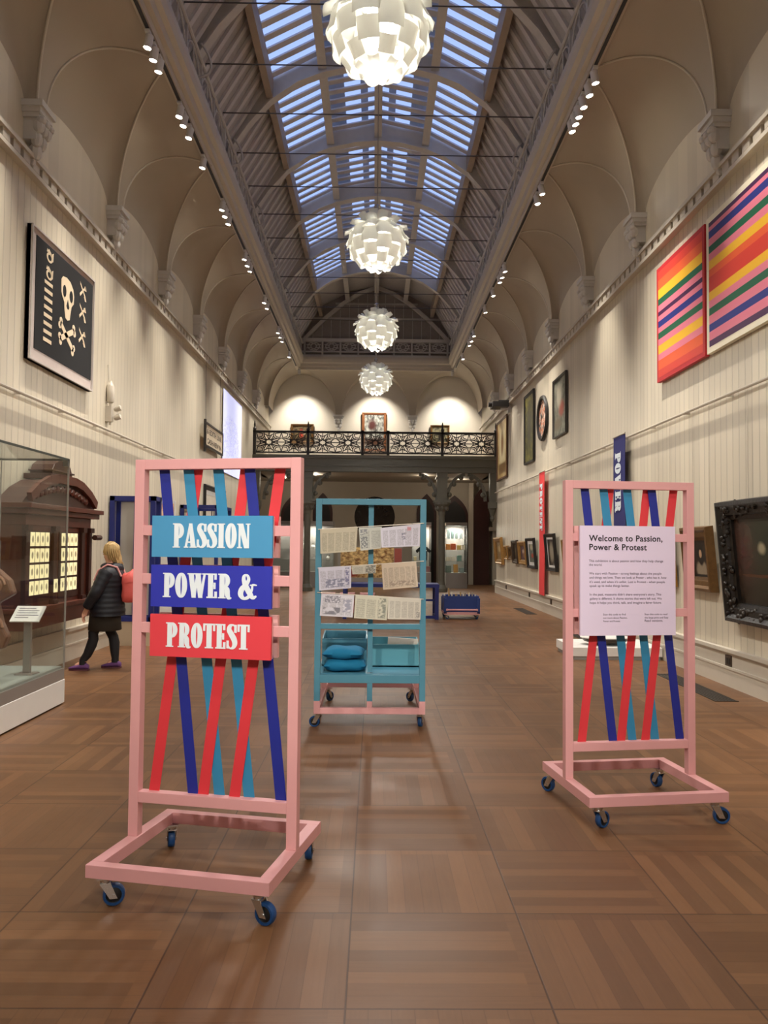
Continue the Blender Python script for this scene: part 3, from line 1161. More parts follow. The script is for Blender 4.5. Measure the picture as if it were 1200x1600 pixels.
# ------------------------------------------------------------------ ceiling tracks and spotlights
M_track = mat('black_track', S(36, 34, 34), 0.5)
M_spotw = mat('white_spot_housing', S(222, 220, 216), 0.35, vary=0.02)
M_lens = mat('lit_spot_lens', S(255, 244, 224), 0.3, vary=0, emit=40.0)
for s, nm in ((-1, 'left'), (1, 'right')):
    o = MB().box(s * 2.84 - .018, s * 2.84 + .018, Y0 + .5, 28.2, 7.83, 7.862).build('lighting_track', M_track)
    tag(o, 'thin black lighting track along the %s edge of the skylight' % nm, 'lighting track', 'ceiling lighting tracks')
spot_h = spot_l = spot_a = None


def spotlight(loc, target, label, group, power, cone=48):
    global spot_h, spot_l, spot_a
    t = thing('ceiling_spotlight', label, 'spotlight', loc, 0, group)
    if spot_h is None:
        spot_a = MB().box(-.03, .03, -.07, .07, -.03, 0).box(-.012, .012, -.012, .012, -.09, -.03).build('adapter', M_spotw, t).data
        spot_h = MB().lathe([(.035, .09), (.05, .085), (.052, -.07), (.046, -.075), (.044, -.06), (.01, -.058)], n=16).build('housing', M_spotw, t, smooth=True).data
        spot_l = MB().lathe([(.043, -.066), (.02, -.062), (.002, -.06)], n=16).build('lens', M_lens, t).data
        for c in list(t.children):
            bpy.data.objects.remove(c)
    a = bpy.data.objects.new('adapter', spot_a)
    h = bpy.data.objects.new('housing', spot_h)
    l = bpy.data.objects.new('lens', spot_l)
    for o in (a, h, l):
        COL.objects.link(o)
    a.parent = t
    h.parent = t
    l.parent = h
    h.location = (0, 0, -.13)
    d = Vector(target) - (Vector(loc) + Vector((0, 0, -.13)))
    h.rotation_euler = d.to_track_quat('-Z', 'Y').to_euler()
    if power:
        q = lamp('spot_beam', 'SPOT', (0, 0, -.085), power, (1, .92, .80), None, None, cone, 0.85, 0.03)
        q.parent = h
    return t


left_y = [-7.2, -6.6, -4.0, -1.5, 1.6, 3.2, 4.8, 6.4, 7.9, 9.65, 9.9, 10.15, 11.25, 11.5, 11.85, 12.8, 14.45, 14.75, 15.1, 17.0, 17.4, 17.75, 20.1, 20.6, 23.0, 23.5, 24.0, 26.0]  # both lists open with unseen lamps, added to light the near walls
right_y = [-7.2, -6.6, -4.0, -1.5, 1.6, 3.2, 4.8, 6.4, 7.9, 10.25, 10.55, 10.85, 11.1, 11.3, 11.5, 13.6, 14.0, 17.55, 17.95, 18.3, 19.3, 20.7, 23.1, 23.7, 24.2, 26.0]
for s, nm, ys in ((-1, 'left', left_y), (1, 'right', right_y)):
    for i, y in enumerate(ys):
        m_ = len(ys) - i      # counted from the far end, where every lamp is in view
        word = ORD[m_] if m_ <= 20 else 'twenty-' + ORD[m_ - 20]
        tgt = (s * 4.0, y + random.uniform(-.5, .5), random.uniform(1.0, 2.2))
        near = sum(1 for yy in ys if abs(yy - y) < .7)
        pw_ = SPOT_W * 1.5 / (near ** .7)
        cone = 48
        if y < -6:      # unseen rear pair on each side, turned on the wheeled stands for frontal light
            tgt = ((-.7, 3.7, 1.0) if s > 0 else (1.5, 4.8, 1.0)) if y < -7 else (-.2, 6.5, 1.0)
            pw_, cone = FRONT_SPOT_W, 22
        spotlight((s * 2.84, y, 7.83), tgt, '%s white spotlight from the balcony end of the %s ceiling track' % (word, nm), 'spotlights on the ceiling tracks', pw_, cone)
for x, nm in ((-2.77, 'left'), (0.0, 'middle'), (2.77, 'right')):
    spotlight((x, 28.7, 7.86), (x, Y_BACK, 5.2), 'small spotlight above the balcony aimed at the %s painting' % nm, 'spotlights above the balcony', BACK_SPOT_W, 84)
for x, y in ((-2.1, 28.3), (1.75, 28.3), (-3.4, 29.8), (3.2, 29.8)):
    t = thing('recessed_downlight', 'tiny recessed downlight under the balcony, %s' % ('front left' if (x, y) == (-2.1, 28.3) else 'front right' if x == 1.75 else 'back left' if x < 0 else 'back right'), 'downlight', (x, y, 4.0), 0, 'downlights under the balcony')
    MB().lathe([(.07, -.001), (.07, -.02), (.05, -.022), (.045, -.001)], n=16).build('ring', M_white, t)
    MB().lathe([(.045, -.012), (.002, -.01)], n=16).build('lens', M_lens, t)
    lamp('downlight_beam', 'POINT', (0, 0, -.1), UNDER_W, (1, .86, .68), t, radius=.05)

# ------------------------------------------------------------------ castors
def castor(parent, x, y, ztop, yaw, steel=M_chrome):
    """swivel castor: plate and fork as one piece, the wheel as its sub-part"""
    r = ztop * .36
    M = Matrix.Translation((x, y, 0)) @ Matrix.Rotation(yaw, 4, 'Z')
    off = .035
    f = MB().box(-.035, .035, -.03, .03, ztop - .008, ztop, M)
    f.lathe([(.022, ztop - .028), (.026, ztop - .008)], n=14, M=M)
    for s in (-1, 1):
        f.prism([(-.022, ztop - .028), (.022, ztop - .028), (off + .016, r - .012), (off - .016, r - .012)], s * .021 - .002, s * .021 + .002, 'y', M)
    f.box(-.022, .022, -.022, .022, ztop - .032, ztop - .027, M)
    f.tube([M @ Vector((off, -.026, r)), M @ Vector((off, .026, r))], .007, 10)
    fo = f.build('castor', steel, parent)
    W = M @ Matrix.Translation((off, 0, r)) @ Matrix.Rotation(PI / 2, 4, 'X')
    w = MB().lathe([(r * .72, -.016), (r * .93, -.016), (r, -.010), (r, .010), (r * .93, .016), (r * .72, .016), (r * .68, .0), (r * .72, -.016)], n=28, M=W, caps=False)
    w.build('wheel', M_tyre, fo, smooth=True)
    MB().lathe([(r * .2, -.017), (r * .66, -.010), (r * .71, -.012), (r * .71, .012), (r * .66, .010), (r * .2, .017)], n=20, M=W).build('wheel_hub', M_hub, fo, smooth=True)


# ------------------------------------------------------------------ the two pink stands with woven straps
STRAPS = [('blue', M_navy, .118, .36, .004, .004), ('teal', M_teal, .285, .535, .008, .012), ('red', M_red, .345, .09, .016, .004),
          ('teal', M_teal, .492, .735, .008, .012), ('red', M_red, .675, .43, .016, .003), ('blue', M_navy, .71, .95, .004, .004), ('red', M_red, .912, .642, .012, .002)]


def pink_stand(label, loc, rz, mid_rails):
    t = thing('display_stand', label, 'stand', loc, rz)
    hw, pw = .41, .048
    b = MB()
    b.box(-hw, hw, -.37, -.322, .128, .183).box(-hw, hw, .322, .37, .128, .183)
    b.box(-hw, -hw + .055, -.322, .322, .128, .183).box(hw - .055, hw, -.322, .322, .128, .183)
    b.build('base_frame', M_pink, t, bevel=.002)
    for s, nm in ((-1, 'l'), (1, 'r')):
        MB().box(min(s * hw, s * (hw - pw)), max(s * hw, s * (hw - pw)), -.024, .024, .183, 1.94).build('post', M_pink, t, bevel=.002)
    MB().box(-hw + pw, hw - pw, -.024, .024, 1.892, 1.94).build('top_rail', M_pink, t, bevel=.002)
    MB().box(-hw + pw, hw - pw, -.024, .024, .340, .390).build('bottom_rail', M_pink, t, bevel=.002)
    for z in mid_rails:
        MB().box(-hw + pw, hw - pw, -.024, .000, z - .024, z + .024).build('cross_rail', M_pink, t, bevel=.002)
    iw = hw - pw
    for col, m, u0, u1, d0, d1 in STRAPS:
        xt, xb = -iw + 2 * iw * u0, -iw + 2 * iw * u1
        p = MB()
        n = 10
        w = .026
        v, f = [], []
        for i in range(n + 1):
            k = i / n
            x = xt + (xb - xt) * k
            y = d0 + (d1 - d0) * k + .004
            z = 1.892 + (.390 - 1.892) * k
            v += [(x - w, y, z), (x + w, y, z), (x + w, y + .003, z), (x - w, y + .003, z)]
        for i in range(n):
            a, c = i * 4, i * 4 + 4
            for q in range(4):
                f.append((a + q, a + (q + 1) % 4, c + (q + 1) % 4, c + q))
        p.add(v, f)
        p.build('strap', m, t, label='%s strap' % col)
    for x, y, yaw in ((-.34, -.325, .5), (.35, -.325, -.25), (-.36, .325, 2.1), (.36, .325, 1.75)):
        castor(t, x, y, .128, yaw)
    return t


st = pink_stand('pink wheeled stand with woven straps carrying three lettered boards', (-.731, 3.73, 0), math.radians(-12.5), (1.605, 1.378, 1.150))
for txt, z0, z1, m, w, h, cxo, col in (('PASSION', 1.482, 1.673, M_bteal, .375, .112, .01, 'teal'), ('POWER &', 1.253, 1.445, M_bblue, .455, .112, .005, 'blue'), ('PROTEST', 1.025, 1.218, M_bred, .405, .112, .0, 'red')):
    bd = MB().box(-.297, .292, -.062, -.048, z0, z1).build('sign_board', m, st, label='%s board reading %s' % (col, txt))
    MB().box(-.294, .289, -.048, -.026, z0 + .003, z1 - .003).build('board_core', M_pinkp, bd)
    tx = MB()
    display_text(tx, txt, h, w, cxo - .012, (z0 + z1) / 2 - h / 2 + .004, -.0625)
    tx.build('lettering', M_letter, bd)
    MB().box(-.297, .292, .026, .052, z0, z1).build('rear_board', M_pinkp, st, label='pink board on the far side')

wt = pink_stand('pink wheeled stand with woven straps carrying the lilac welcome panel', (1.535, 4.81, 0), math.radians(7.9), (1.602, 1.152))
wp = MB().box(-.335, .265, -.062, -.046, 1.022, 1.670).build('welcome_panel', M_lilac, wt, label='lilac panel reading Welcome to Passion, Power & Protest')
MB().box(-.332, .262, -.046, -.026, 1.025, 1.667).build('panel_core', M_pinkp, wp)
MB().box(-.335, .265, .026, .052, 1.022, 1.670).build('rear_panel', M_pinkp, wt, label='pink panel on the far side')
PX = lambda x: -.335 + (x - 40) / 1080 * .600
PZ = lambda y: 1.670 - (y - 40) / 1245 * .648
tx = MB()
for body, x, x1, y in (('Welcome to Passion,', 138, 972, 215), ('Power & Protest', 142, 792, 315)):
    font_text(tx, body, PX(x), PZ(y), width=PX(x1) - PX(x), y=-.0628, offset=.022, spacing=1.05)
tx.build('heading', M_ink, wp)
tx = MB()
for body, x, x1, y in (('This exhibition is about passion and how they help change', 138, 978, 452), ('the world.', 138, 285, 496),
                       ('We start with Passion - strong feelings about the people', 140, 958, 594), ('and things we love. Then we look at Power - who has it, how', 142, 1016, 641), ("it's used, and when it's unfair. Last is Protest - when people", 143, 998, 690), ('speak up to make things better.', 144, 596, 734),
                       ("In the past, museums didn't share everyone's story. This", 146, 954, 832), ('gallery is different. It shares stories that were left out. We', 146, 958, 879), ('hope it helps you think, talk, and imagine a fairer future.', 147, 958, 926),
                       ('Scan this code to find', 295, 548, 1056), ('out more about Passion,', 295, 568, 1094), ('Power and Protest.', 296, 488, 1131),
                       ('Scan this code to read', 764, 1022, 1056), ('the large print and Easy', 764, 1034, 1094), ('Read versions.', 764, 972, 1131)):
    font_text(tx, body, PX(x), PZ(y), width=PX(x1) - PX(x), y=-.0628, offset=.004)
tx.build('small_lettering', M_inkg, wp)

# ------------------------------------------------------------------ teal newspaper stand
ns = thing('newspaper_stand', 'teal wheeled frame hung with newspapers, pink at its foot', 'stand', (0, 6.75, 0))
NX0, NX1, NT_ = -.495, .437, 1.93
pw = .050
for x in (NX0, NX1 - pw):
    p = MB().box(x, x + pw, 0, .05, .235, NT_).build('post', M_tframe, ns, bevel=.002)
    MB().box(x, x + pw, 0, .05, .128, .235).build('post_foot', M_pink, p, label='pink painted foot of the post')
cx = (NX0 + NX1) / 2
MB().box(NX0 + pw, NX1 - pw, 0, .05, NT_ - .05, NT_).build('top_rail', M_tframe, ns, bevel=.002)
MB().box(cx - .022, cx + .022, .05, .09, .47, NT_ - .004).build('centre_post', M_tframe, ns, bevel=.002)
MB().box(NX0 + pw, NX1 - pw, 0, .05, .835, .878).build('cross_rail', M_tframe, ns, bevel=.002)
MB().box(NX0 + pw, NX1 - pw, 0, .05, .385, .452).build('shelf_rail', M_tframe, ns, bevel=.002)
MB().box(NX0 + .01, NX1 - .01, .05, 1.0, .44, .455).build('shelf', M_tframe, ns)
p = MB().box(cx - .022, cx + .022, .0, .05, .235, .385).build('lower_post', M_tframe, ns)
MB().box(cx - .022, cx + .022, 0, .05, .178, .235).build('post_foot', M_pink, p, label='pink painted foot of the post')
b = MB().box(NX0 + pw, NX1 - pw, 0, .05, .128, .178).box(NX0, NX0 + pw, .05, 1.30, .128, .178).box(NX1 - pw, NX1, .05, 1.30, .128, .178).box(NX0 + pw, NX1 - pw, 1.25, 1.30, .128, .178)
b.build('base_frame', M_pink, ns, bevel=.002)
for x in (NX0, NX1 - pw):
    MB().box(x, x + pw, .95, 1.0, .178, .44).build('rear_post', M_pink, ns)


def open_bin(x0, x1, y0, y1, z0, zf, zb):
    q = MB().box(x0, x1, y0, y0 + .012, z0, zf).box(x0, x1, y1 - .012, y1, z0, zb)
    for x in (x0, x1 - .012):
        q.prism([(y0 + .012, z0), (y1 - .012, z0), (y1 - .012, zb), (y0 + .012, zf)], x, x + .012, 'x')
    q.box(x0, x1, y0, y1, z0, z0 + .012)
    return q


open_bin(NX0 + .035, cx - .03, .47, .82, .455, .70, .735).build('magazine_bin', M_tframe, ns, label='left bin behind the cushions')
open_bin(cx + .0, NX1 - pw + .02, .44, .78, .455, .655, .685).build('magazine_bin', M_tbin, ns, label='paler right bin holding a paper')
for x, y, yaw in ((NX0 + .035, .09, 2.9), (NX1 - .04, .09, 1.3), (NX0 + .05, 1.2, 1.0), (NX1 - .05, 1.2, 2.2)):
    castor(ns, x, y, .128, yaw)
# strings across the frame and the papers pegged on them
SC_ = 6.88 / 1250.0
px2 = lambda x: (x - 586) * SC_
pz2 = lambda y: CAM_H - (y - 850.5) * SC_
STR = [((500, 829), (659, 818)), ((500, 888), (659, 876)), ((497, 925), (660, 934))]
for (xa, ya), (xb, yb) in STR:
    MB().tube([(NX0 + .02, -.010, pz2(ya)), (NX1 - .02, -.010, pz2(yb))], .0035, 6).build('string', M_string, ns)
NEWS = [
    ('beige newspaper page hanging at the left of the top string', [(503, 829), (560, 826), (558, 862), (504, 866)], newsprint('beige_newsprint', S(196, 188, 166), 5, 34, 1)),
    ('narrow grey newspaper page in the middle of the top string', [(562, 826), (597, 824), (596, 857), (565, 861)], newsprint('grey_newsprint', S(196, 198, 190), 2, 26, 2, [(.2, .35, .16, .25, S(60, 66, 84)), (.2, .8, .16, .13, S(90, 94, 110))])),
    ('white newspaper with a red corner hanging at the right of the top string', [(595, 826), (656, 819), (655, 853), (597, 856)], newsprint('white_newsprint', S(212, 210, 224), 5, 30, 3, [(.72, .86, .05, .12, S(190, 90, 96), 3.0), (.58, .5, .05, .16, S(80, 84, 110))])),
    ('white newspaper with a blue margin hanging at the left of the middle string', [(501, 887), (551, 884), (551, 918), (503, 922)], newsprint('bluish_newsprint', S(208, 206, 222), 4, 28, 4, [(.88, .55, .06, .38, S(46, 44, 110)), (.5, .28, .3, .18, S(70, 76, 110), 8.0)])),
    ('narrow newspaper with a black and white picture in the middle row', [(552, 885), (589, 882), (588, 895), (553, 897)], newsprint('dull_newsprint', S(190, 186, 172), 2, 12, 5, [(.78, .5, .2, .48, S(14, 14, 16), 9.0)])),
    ('yellowed newspaper hanging at the right of the middle string', [(597, 881), (650, 877), (653, 915), (600, 920)], newsprint('yellowed_newsprint', S(200, 184, 164), 6, 36, 6, [(.55, .2, .35, .1, S(120, 104, 96))])),
    ('white newspaper with a dark animal drawing at the left of the bottom string', [(506, 927), (556, 929), (554, 962), (504, 960)], newsprint('picture_newsprint', S(214, 212, 222), 4, 30, 7, [(.36, .78, .24, .16, S(70, 70, 90), 20.0), (.34, .25, .26, .16, S(40, 42, 60), 5.0), (.8, .5, .12, .28, S(120, 124, 150), 9.0)])),
    ('cream newspaper with a line drawing in the middle of the bottom string', [(558, 928), (608, 931), (606, 966), (556, 963)], newsprint('cream_newsprint', S(206, 204, 186), 3, 24, 8, [(.84, .5, .1, .42, S(90, 100, 96), 8.0)])),
    ('pale cream newspaper at the right of the bottom string', [(608, 931), (658, 934), (657, 965), (607, 964)], newsprint('plain_newsprint', S(210, 206, 194), 5, 30, 9, [(.92, .25, .05, .14, S(90, 88, 96))])),
]
for i, (lb, q, m) in enumerate(NEWS):
    TL, TR, BR, BL = [(px2(x), pz2(y)) for x, y in q]
    p = MB()
    nn = 8
    dy0 = -.020 - .002 * (i % 3)
    for layer in range(2):
        for a in range(nn):
            for b_ in range(3):
                def pt(u, v):
                    tx_ = TL[0] + (TR[0] - TL[0]) * u
                    tz_ = TL[1] + (TR[1] - TL[1]) * u
                    bx_ = BL[0] + (BR[0] - BL[0]) * u
                    bz_ = BL[1] + (BR[1] - BL[1]) * u
                    return (bx_ + (tx_ - bx_) * v, 6.75 + dy0 - .010 * (1 - v) * (1 + math.sin(2.6 * u + i)) + layer * .017, bz_ + (tz_ - bz_) * v)
                u0, u1, v0, v1 = a / nn, (a + 1) / nn, b_ / 3, (b_ + 1) / 3
                k = len(p.f)
                p.quad(pt(u0, v0), pt(u1, v0), pt(u1, v1), pt(u0, v1))
                p.uv[k] = [(u0, v0), (u1, v0), (u1, v1), (u0, v1)]
    # the fold over the string
    for a in range(nn):
        u0, u1 = a / nn, (a + 1) / nn
        f0, f1 = [(TL[0] + (TR[0] - TL[0]) * u, TL[1] + (TR[1] - TL[1]) * u) for u in (u0, u1)]
        k = len(p.f)
        p.quad((f0[0], 6.75 + dy0, f0[1]), (f1[0], 6.75 + dy0, f1[1]), (f1[0], 6.75 + dy0 + .017, f1[1]), (f0[0], 6.75 + dy0 + .017, f0[1]))
        p.uv[k] = [(u0, .99), (u1, .99), (u1, 1), (u0, 1)]
    tag(p.build('newspaper', m, smooth=60), lb, 'newspaper', 'newspapers hung on the teal stand')
# the paper standing in the right bin
p = MB()
p.box(.125, .395, 7.24, 7.262, .48, .705, Matrix.Translation((.26, 0, .6)) @ Matrix.Rotation(.06, 4, 'Y') @ Matrix.Translation((-.26, 0, -.6)))
tag(p.build('newspaper', mat('folded_white_paper', S(226, 222, 214), 0.7, vary=.04)), 'folded white paper sticking out of the right-hand bin of the teal stand', 'newspaper')


def cushion(loc, w, d, h, rz, label):
    p = MB()
    n, m_ = 18, 12
    grid = {}
    for sd in (1, -1):
        for j in range(m_ + 1):
            for i in range(n + 1):
                a, b_ = -1 + 2 * i / n, -1 + 2 * j / m_
                pl = max(0, (1 - abs(a) ** 3.2)) ** .5 * max(0, (1 - abs(b_) ** 3.2)) ** .5
                sx_ = 1 - .06 * (1 - abs(b_)) * abs(a) ** 6
                wob = 1 + .10 * math.sin(5 * a + 2 * b_ + loc[2] * 40)
                grid[(sd, i, j)] = (a * w / 2 * sx_, b_ * d / 2, h / 2 + sd * pl * h / 2 * wob)
    for sd in (1, -1):
        for j in range(m_):
            for i in range(n):
                p.add([grid[(sd, i, j)], grid[(sd, i + 1, j)], grid[(sd, i + 1, j + 1)], grid[(sd, i, j + 1)]], [(0, 1, 2, 3)])
    o = p.build('cushion', M_cush, smooth=80, loc=loc, rot=(0, 0, rz), weld=True)
    return tag(o, label, 'cushion', 'cushions on the teal stand')


cushion((-.245, 6.99, .456), .37, .34, .112, .04, 'bright teal cushion lying on the shelf of the teal stand, underneath')
cushion((-.255, 7.0, .556), .35, .33, .105, -.06, 'bright teal cushion lying on top of another on the teal stand')

# ------------------------------------------------------------------ pictures on the walls
PROF_GILT = [(0, .0), (0, .03), (.03, .04), (.04, .06), (.09, .065), (.12, .09), (.15, .085), (.16, .0)]


def scaled(pr, w, d):
    mw, md = max(t for t, _ in pr), max(q for _, q in pr)
    return [(t / mw * w, q / md * d) for t, q in pr]


def picture(name, label, cat, side, yc, z0, z1, w, fw, fd, mframe, mcanvas, tilt=0.0, group=None, mount=None, rods=None, off=0.0, pr=PROF_GILT):
    """side: 'L','R' wall or ('B', y, x). w is the full outer width"""
    h = z1 - z0
    rz = {'L': PI / 2, 'R': -PI / 2}.get(side, 0)
    back = .012 + off + (math.sin(tilt) * h / 2 if tilt else 0)
    loc = (-4 + back, yc, (z0 + z1) / 2) if side == 'L' else (4 - back, yc, (z0 + z1) / 2) if side == 'R' else (yc, Y_BACK - back, (z0 + z1) / 2)
    t = thing(name, label, cat, loc, rz, group, tilt)
    t.rotation_mode = 'XYZ'
    iw, ih = w - 2 * fw, h - 2 * fw
    MB().frame(iw, ih, scaled(pr, fw, fd)).build('frame', mframe, t)
    cv = MB().quad((-iw / 2, -.012, -ih / 2), (iw / 2, -.012, -ih / 2), (iw / 2, -.012, ih / 2), (-iw / 2, -.012, ih / 2)).build('canvas', mcanvas, t)
    if mount:
        a, b = iw / 2, ih / 2
        m_ = MB()
        mw = mount[1]
        m_.frame(2 * (a - mw), 2 * (b - mw), [(0, .013), (0, .018), (mw, .018)])
        m_.build('mount', mount[0], t)
    if rods:
        tz = 3.22 - (z0 + z1) / 2
        ends = []
        for yw, zw in ((back - .055, tz), (back - .055, h * .3)):
            ends.append((yw * math.cos(tilt) + zw * math.sin(tilt), -yw * math.sin(tilt) + zw * math.cos(tilt)))
        for x in (-w * .3, w * .3):
            MB().tube([(x, ends[1][0], ends[1][1]), (x, ends[0][0], ends[0][1])], .0035, 5).build('hanging_rod', M_trim, t)
    return t


# two big bright canvases high on the right wall: plain colour fields in bands
R1, R2, OR, YE, PK, GR, NV, WH, PL = S(190, 34, 42), S(216, 62, 48), S(232, 96, 50), S(240, 186, 44), S(226, 124, 146), S(24, 96, 66), S(36, 48, 130), S(240, 236, 226), S(70, 30, 76)


def band_canvas(name, bands):
    q = NT(name)
    u, v = q.uv()
    col = bands[0][1]
    for lim, c in bands[1:]:
        col = q.mix(q.math('GREATER_THAN', v, lim), col, c)
    q.L(col, q.b.inputs['Base Color'])
    q.b.inputs['Roughness'].default_value = 0.5
    return q.m


def colour_field(label, yc, z0, z1, w, medge, bands, nm, border):
    t = thing('abstract_canvas', label, 'painting', (3.985, yc, (z0 + z1) / 2), -PI / 2, 'bright canvases high on the right wall')
    h = z1 - z0
    MB().box(-w / 2, w / 2, -.055, 0, -h / 2, h / 2).build('stretcher', medge, t)
    a, b = w / 2 - border, h / 2 - border
    MB().quad((-a, -.0565, -b), (a, -.0565, -b), (a, -.0565, b), (-a, -.0565, b)).build('painted_field', band_canvas(nm, bands), t)


colour_field('red-edged canvas of horizontal colour bands high on the right wall', 10.24, 3.83, 5.43, 1.62, mat('deep_red_canvas_edge', R1, 0.5, vary=.02),
             [(0, R2), (.07, OR), (.16, PK), (.22, YE), (.30, PK), (.36, GR), (.42, PK), (.47, NV), (.53, PK), (.58, PL), (.62, PK), (.68, GR), (.74, YE), (.83, OR), (.92, R2)], 'red_band_painting', .06)
colour_field('cream-edged canvas of pink and navy colour bands, cut off by the right edge', 8.56, 3.83, 5.45, 1.62, mat('cream_canvas_edge', S(238, 230, 206), 0.5, vary=.02),
             [(0, PL), (.05, PK), (.12, NV), (.18, PK), (.25, GR), (.31, PK), (.37, YE), (.44, R2), (.56, OR), (.62, YE), (.69, PK), (.75, GR), (.81, PK), (.87, NV), (.93, PK), (.965, PL)], 'pink_band_painting', .07)

picture('framed_painting', 'tall grey-green framed painting, nearest of the upper small pictures', 'painting', 'R', 17.05, 3.90, 5.20, 1.2, .05, .05, mat('grey_black_frame', S(66, 62, 58), .4),
        paint('street_scene', S(150, 148, 132), S(70, 78, 66), 5, [(.6, .45, .22, .14, S(160, 70, 52), .4), (.4, .7, .2, .2, S(196, 190, 170), .5), (.3, .2, .3, .12, S(110, 98, 78), .5)]), off=.01, group='small pictures high on the right wall')
picture('framed_painting', 'tall narrow picture of yellow marks on black, high on the right wall', 'painting', 'R', 20.45, 3.66, 5.48, 1.25, .07, .05, M_thinblack,
        paint('yellow_marks', S(38, 40, 36), S(170, 162, 76), 11, [(.5, .5, .42, .46, S(60, 60, 46), .9)]), off=.01, group='small pictures high on the right wall')
ov = thing('oval_picture', 'oval picture in a thick black frame between two tall pictures', 'painting', (3.985, 18.85, 4.57), -PI / 2, 'small pictures high on the right wall')
NO = 36
rgs = []
for k, (t_, d_) in enumerate(((-.0, .0), (0, .03), (.03, .06), (.08, .065), (.10, .04), (.10, 0))):
    rgs.append([Vector(((.44 + t_) * math.cos(2 * PI * j / NO), -d_, (.44 + t_) * math.sin(2 * PI * j / NO))) for j in range(NO)])
MB().rings(rgs, False).build('frame', M_thinblack, ov, smooth=True)
c = MB().prism([(.445 * math.cos(2 * PI * j / NO), .445 * math.sin(2 * PI * j / NO)) for j in range(NO)], -.012, -.004, 'y')
q = NT('round_figure_picture')
co = q.obj()
n1 = q.smooth(q.noise(5.5, co, 4.0), .42, .58)
n2 = q.smooth(q.noise(9.0, co, 3.0), .5, .62)
q.L(q.mix(n2, q.mix(n1, S(34, 34, 36), S(214, 138, 104)), S(226, 214, 200)), q.b.inputs['Base Color'])
c.build('canvas', q.m, ov)
picture('framed_poster', 'large ochre poster in a brown frame beside the balcony', 'picture', 'R', 24.85, 3.60, 5.50, 1.95, .07, .05, mat('brown_frame', S(96, 64, 44), .4),
        paint('ochre_poster', S(196, 172, 116), S(152, 120, 74), 4, [(.5, .55, .3, .3, S(214, 200, 160), .4, 'r'), (.5, .16, .36, .09, S(120, 92, 58), .3, 'r'), (.5, .6, .14, .2, S(140, 104, 64), .5)]), off=.01)

# lower row on the right wall, all tipped forward
TL_ = math.radians(5)
picture('framed_painting', 'huge dark painting in a carved black frame at the right edge', 'painting', 'R', 7.76, .74, 2.06, 2.1, .21, .13, M_blackfr,
        paint('dark_interior_scene', S(34, 26, 20), S(16, 14, 12), 3, [(.17, .62, .05, .10, S(92, 84, 66), 9), (.18, .78, .04, .13, S(84, 76, 62), .6), (.30, .62, .05, .1, S(34, 62, 46), 9), (.10, .64, .03, .08, S(92, 40, 44), 9), (.5, .34, .5, .02, S(84, 58, 40), .5), (.34, .66, .04, .06, S(170, 160, 130), .6), (.55, .6, .06, .14, S(110, 84, 60), .6)], rough=.25),
        TL_, rods=True)
picture('framed_painting', 'gilt framed portrait of a dark-haired sitter in white, beside the huge dark painting', 'painting', 'R', 9.62, 1.02, 1.80, .80, .17, .10, M_goldd,
        paint('portrait', S(56, 40, 26), S(34, 26, 20), 3, [(.5, .18, .33, .26, S(150, 134, 112), .25), (.5, .58, .20, .27, S(20, 15, 11), .2), (.48, .63, .085, .11, S(190, 152, 118), .15), (.5, .02, .5, .05, S(40, 34, 30), .3, 'r')]), TL_, rods=True)
picture('framed_painting', 'gilt framed picture half hidden by the right post of the welcome stand', 'painting', 'R', 10.85, 1.02, 1.70, .75, .10, .08, M_gold,
        paint('grey_sketch', S(170, 164, 150), S(116, 106, 90), 5, [(.5, .45, .3, .3, S(120, 100, 76), .6)]), TL_, rods=True)
picture('framed_painting', 'small pale landscape seen through the left gap of the welcome stand', 'painting', 'R', 16.2, 1.02, 1.68, .85, .07, .06, M_gold,
        paint('small_landscape', S(158, 160, 150), S(120, 100, 70), 4, [(.5, .2, .6, .2, S(136, 92, 60), .5, 'r')]), TL_, rods=True)
picture('framed_picture', 'dark framed picture just right of the red banner', 'picture', 'R', 17.75, .98, 1.82, .95, .08, .07, M_thinblack,
        paint('dark_picture', S(60, 52, 48), S(34, 30, 30), 4, [(.5, .5, .24, .3, S(160, 150, 130), .4)]), TL_, rods=True, mount=(M_white, .05))
picture('framed_picture', 'black framed picture with a white mount just left of the red banner', 'picture', 'R', 20.0, .97, 1.74, 1.0, .08, .07, M_thinblack,
        paint('grey_print', S(122, 130, 118), S(70, 78, 72), 5, [(.55, .4, .16, .1, S(176, 70, 50), .4), (.5, .75, .2, .12, S(190, 180, 150), .5)]), TL_, rods=True, mount=(M_white, .08))
picture('framed_painting', 'gilt framed figure painting, second left of the red banner', 'painting', 'R', 21.15, 1.04, 1.66, 1.05, .13, .08, M_gold,
        paint('figure_group', S(110, 80, 92), S(60, 42, 48), 5, [(.45, .6, .16, .16, S(204, 180, 160), .4), (.6, .35, .2, .2, S(150, 104, 70), .5)]), TL_, rods=True)
picture('framed_painting', 'dark brown framed painting, third left of the red banner', 'painting', 'R', 22.25, 1.04, 1.70, .8, .13, .08, mat('dark_brown_frame', S(62, 46, 32), .4, vary=.15),
        paint('brown_study', S(76, 62, 40), S(40, 34, 24), 4, [(.5, .5, .25, .25, S(120, 104, 70), .5)]), TL_, rods=True)
picture('framed_painting', 'small gilt picture, right one of a low pair near the far end', 'painting', 'R', 23.05, 1.14, 1.52, .6, .11, .08, M_goldd,
        paint('tiny_dark_study', S(84, 70, 44), S(46, 38, 26), 4), TL_, rods=True)
picture('framed_painting', 'small gilt picture, left one of a low pair near the far end', 'painting', 'R', 23.8, 1.12, 1.54, .62, .11, .08, M_gold,
        paint('tiny_warm_study', S(120, 92, 52), S(70, 52, 30), 4), TL_, rods=True)
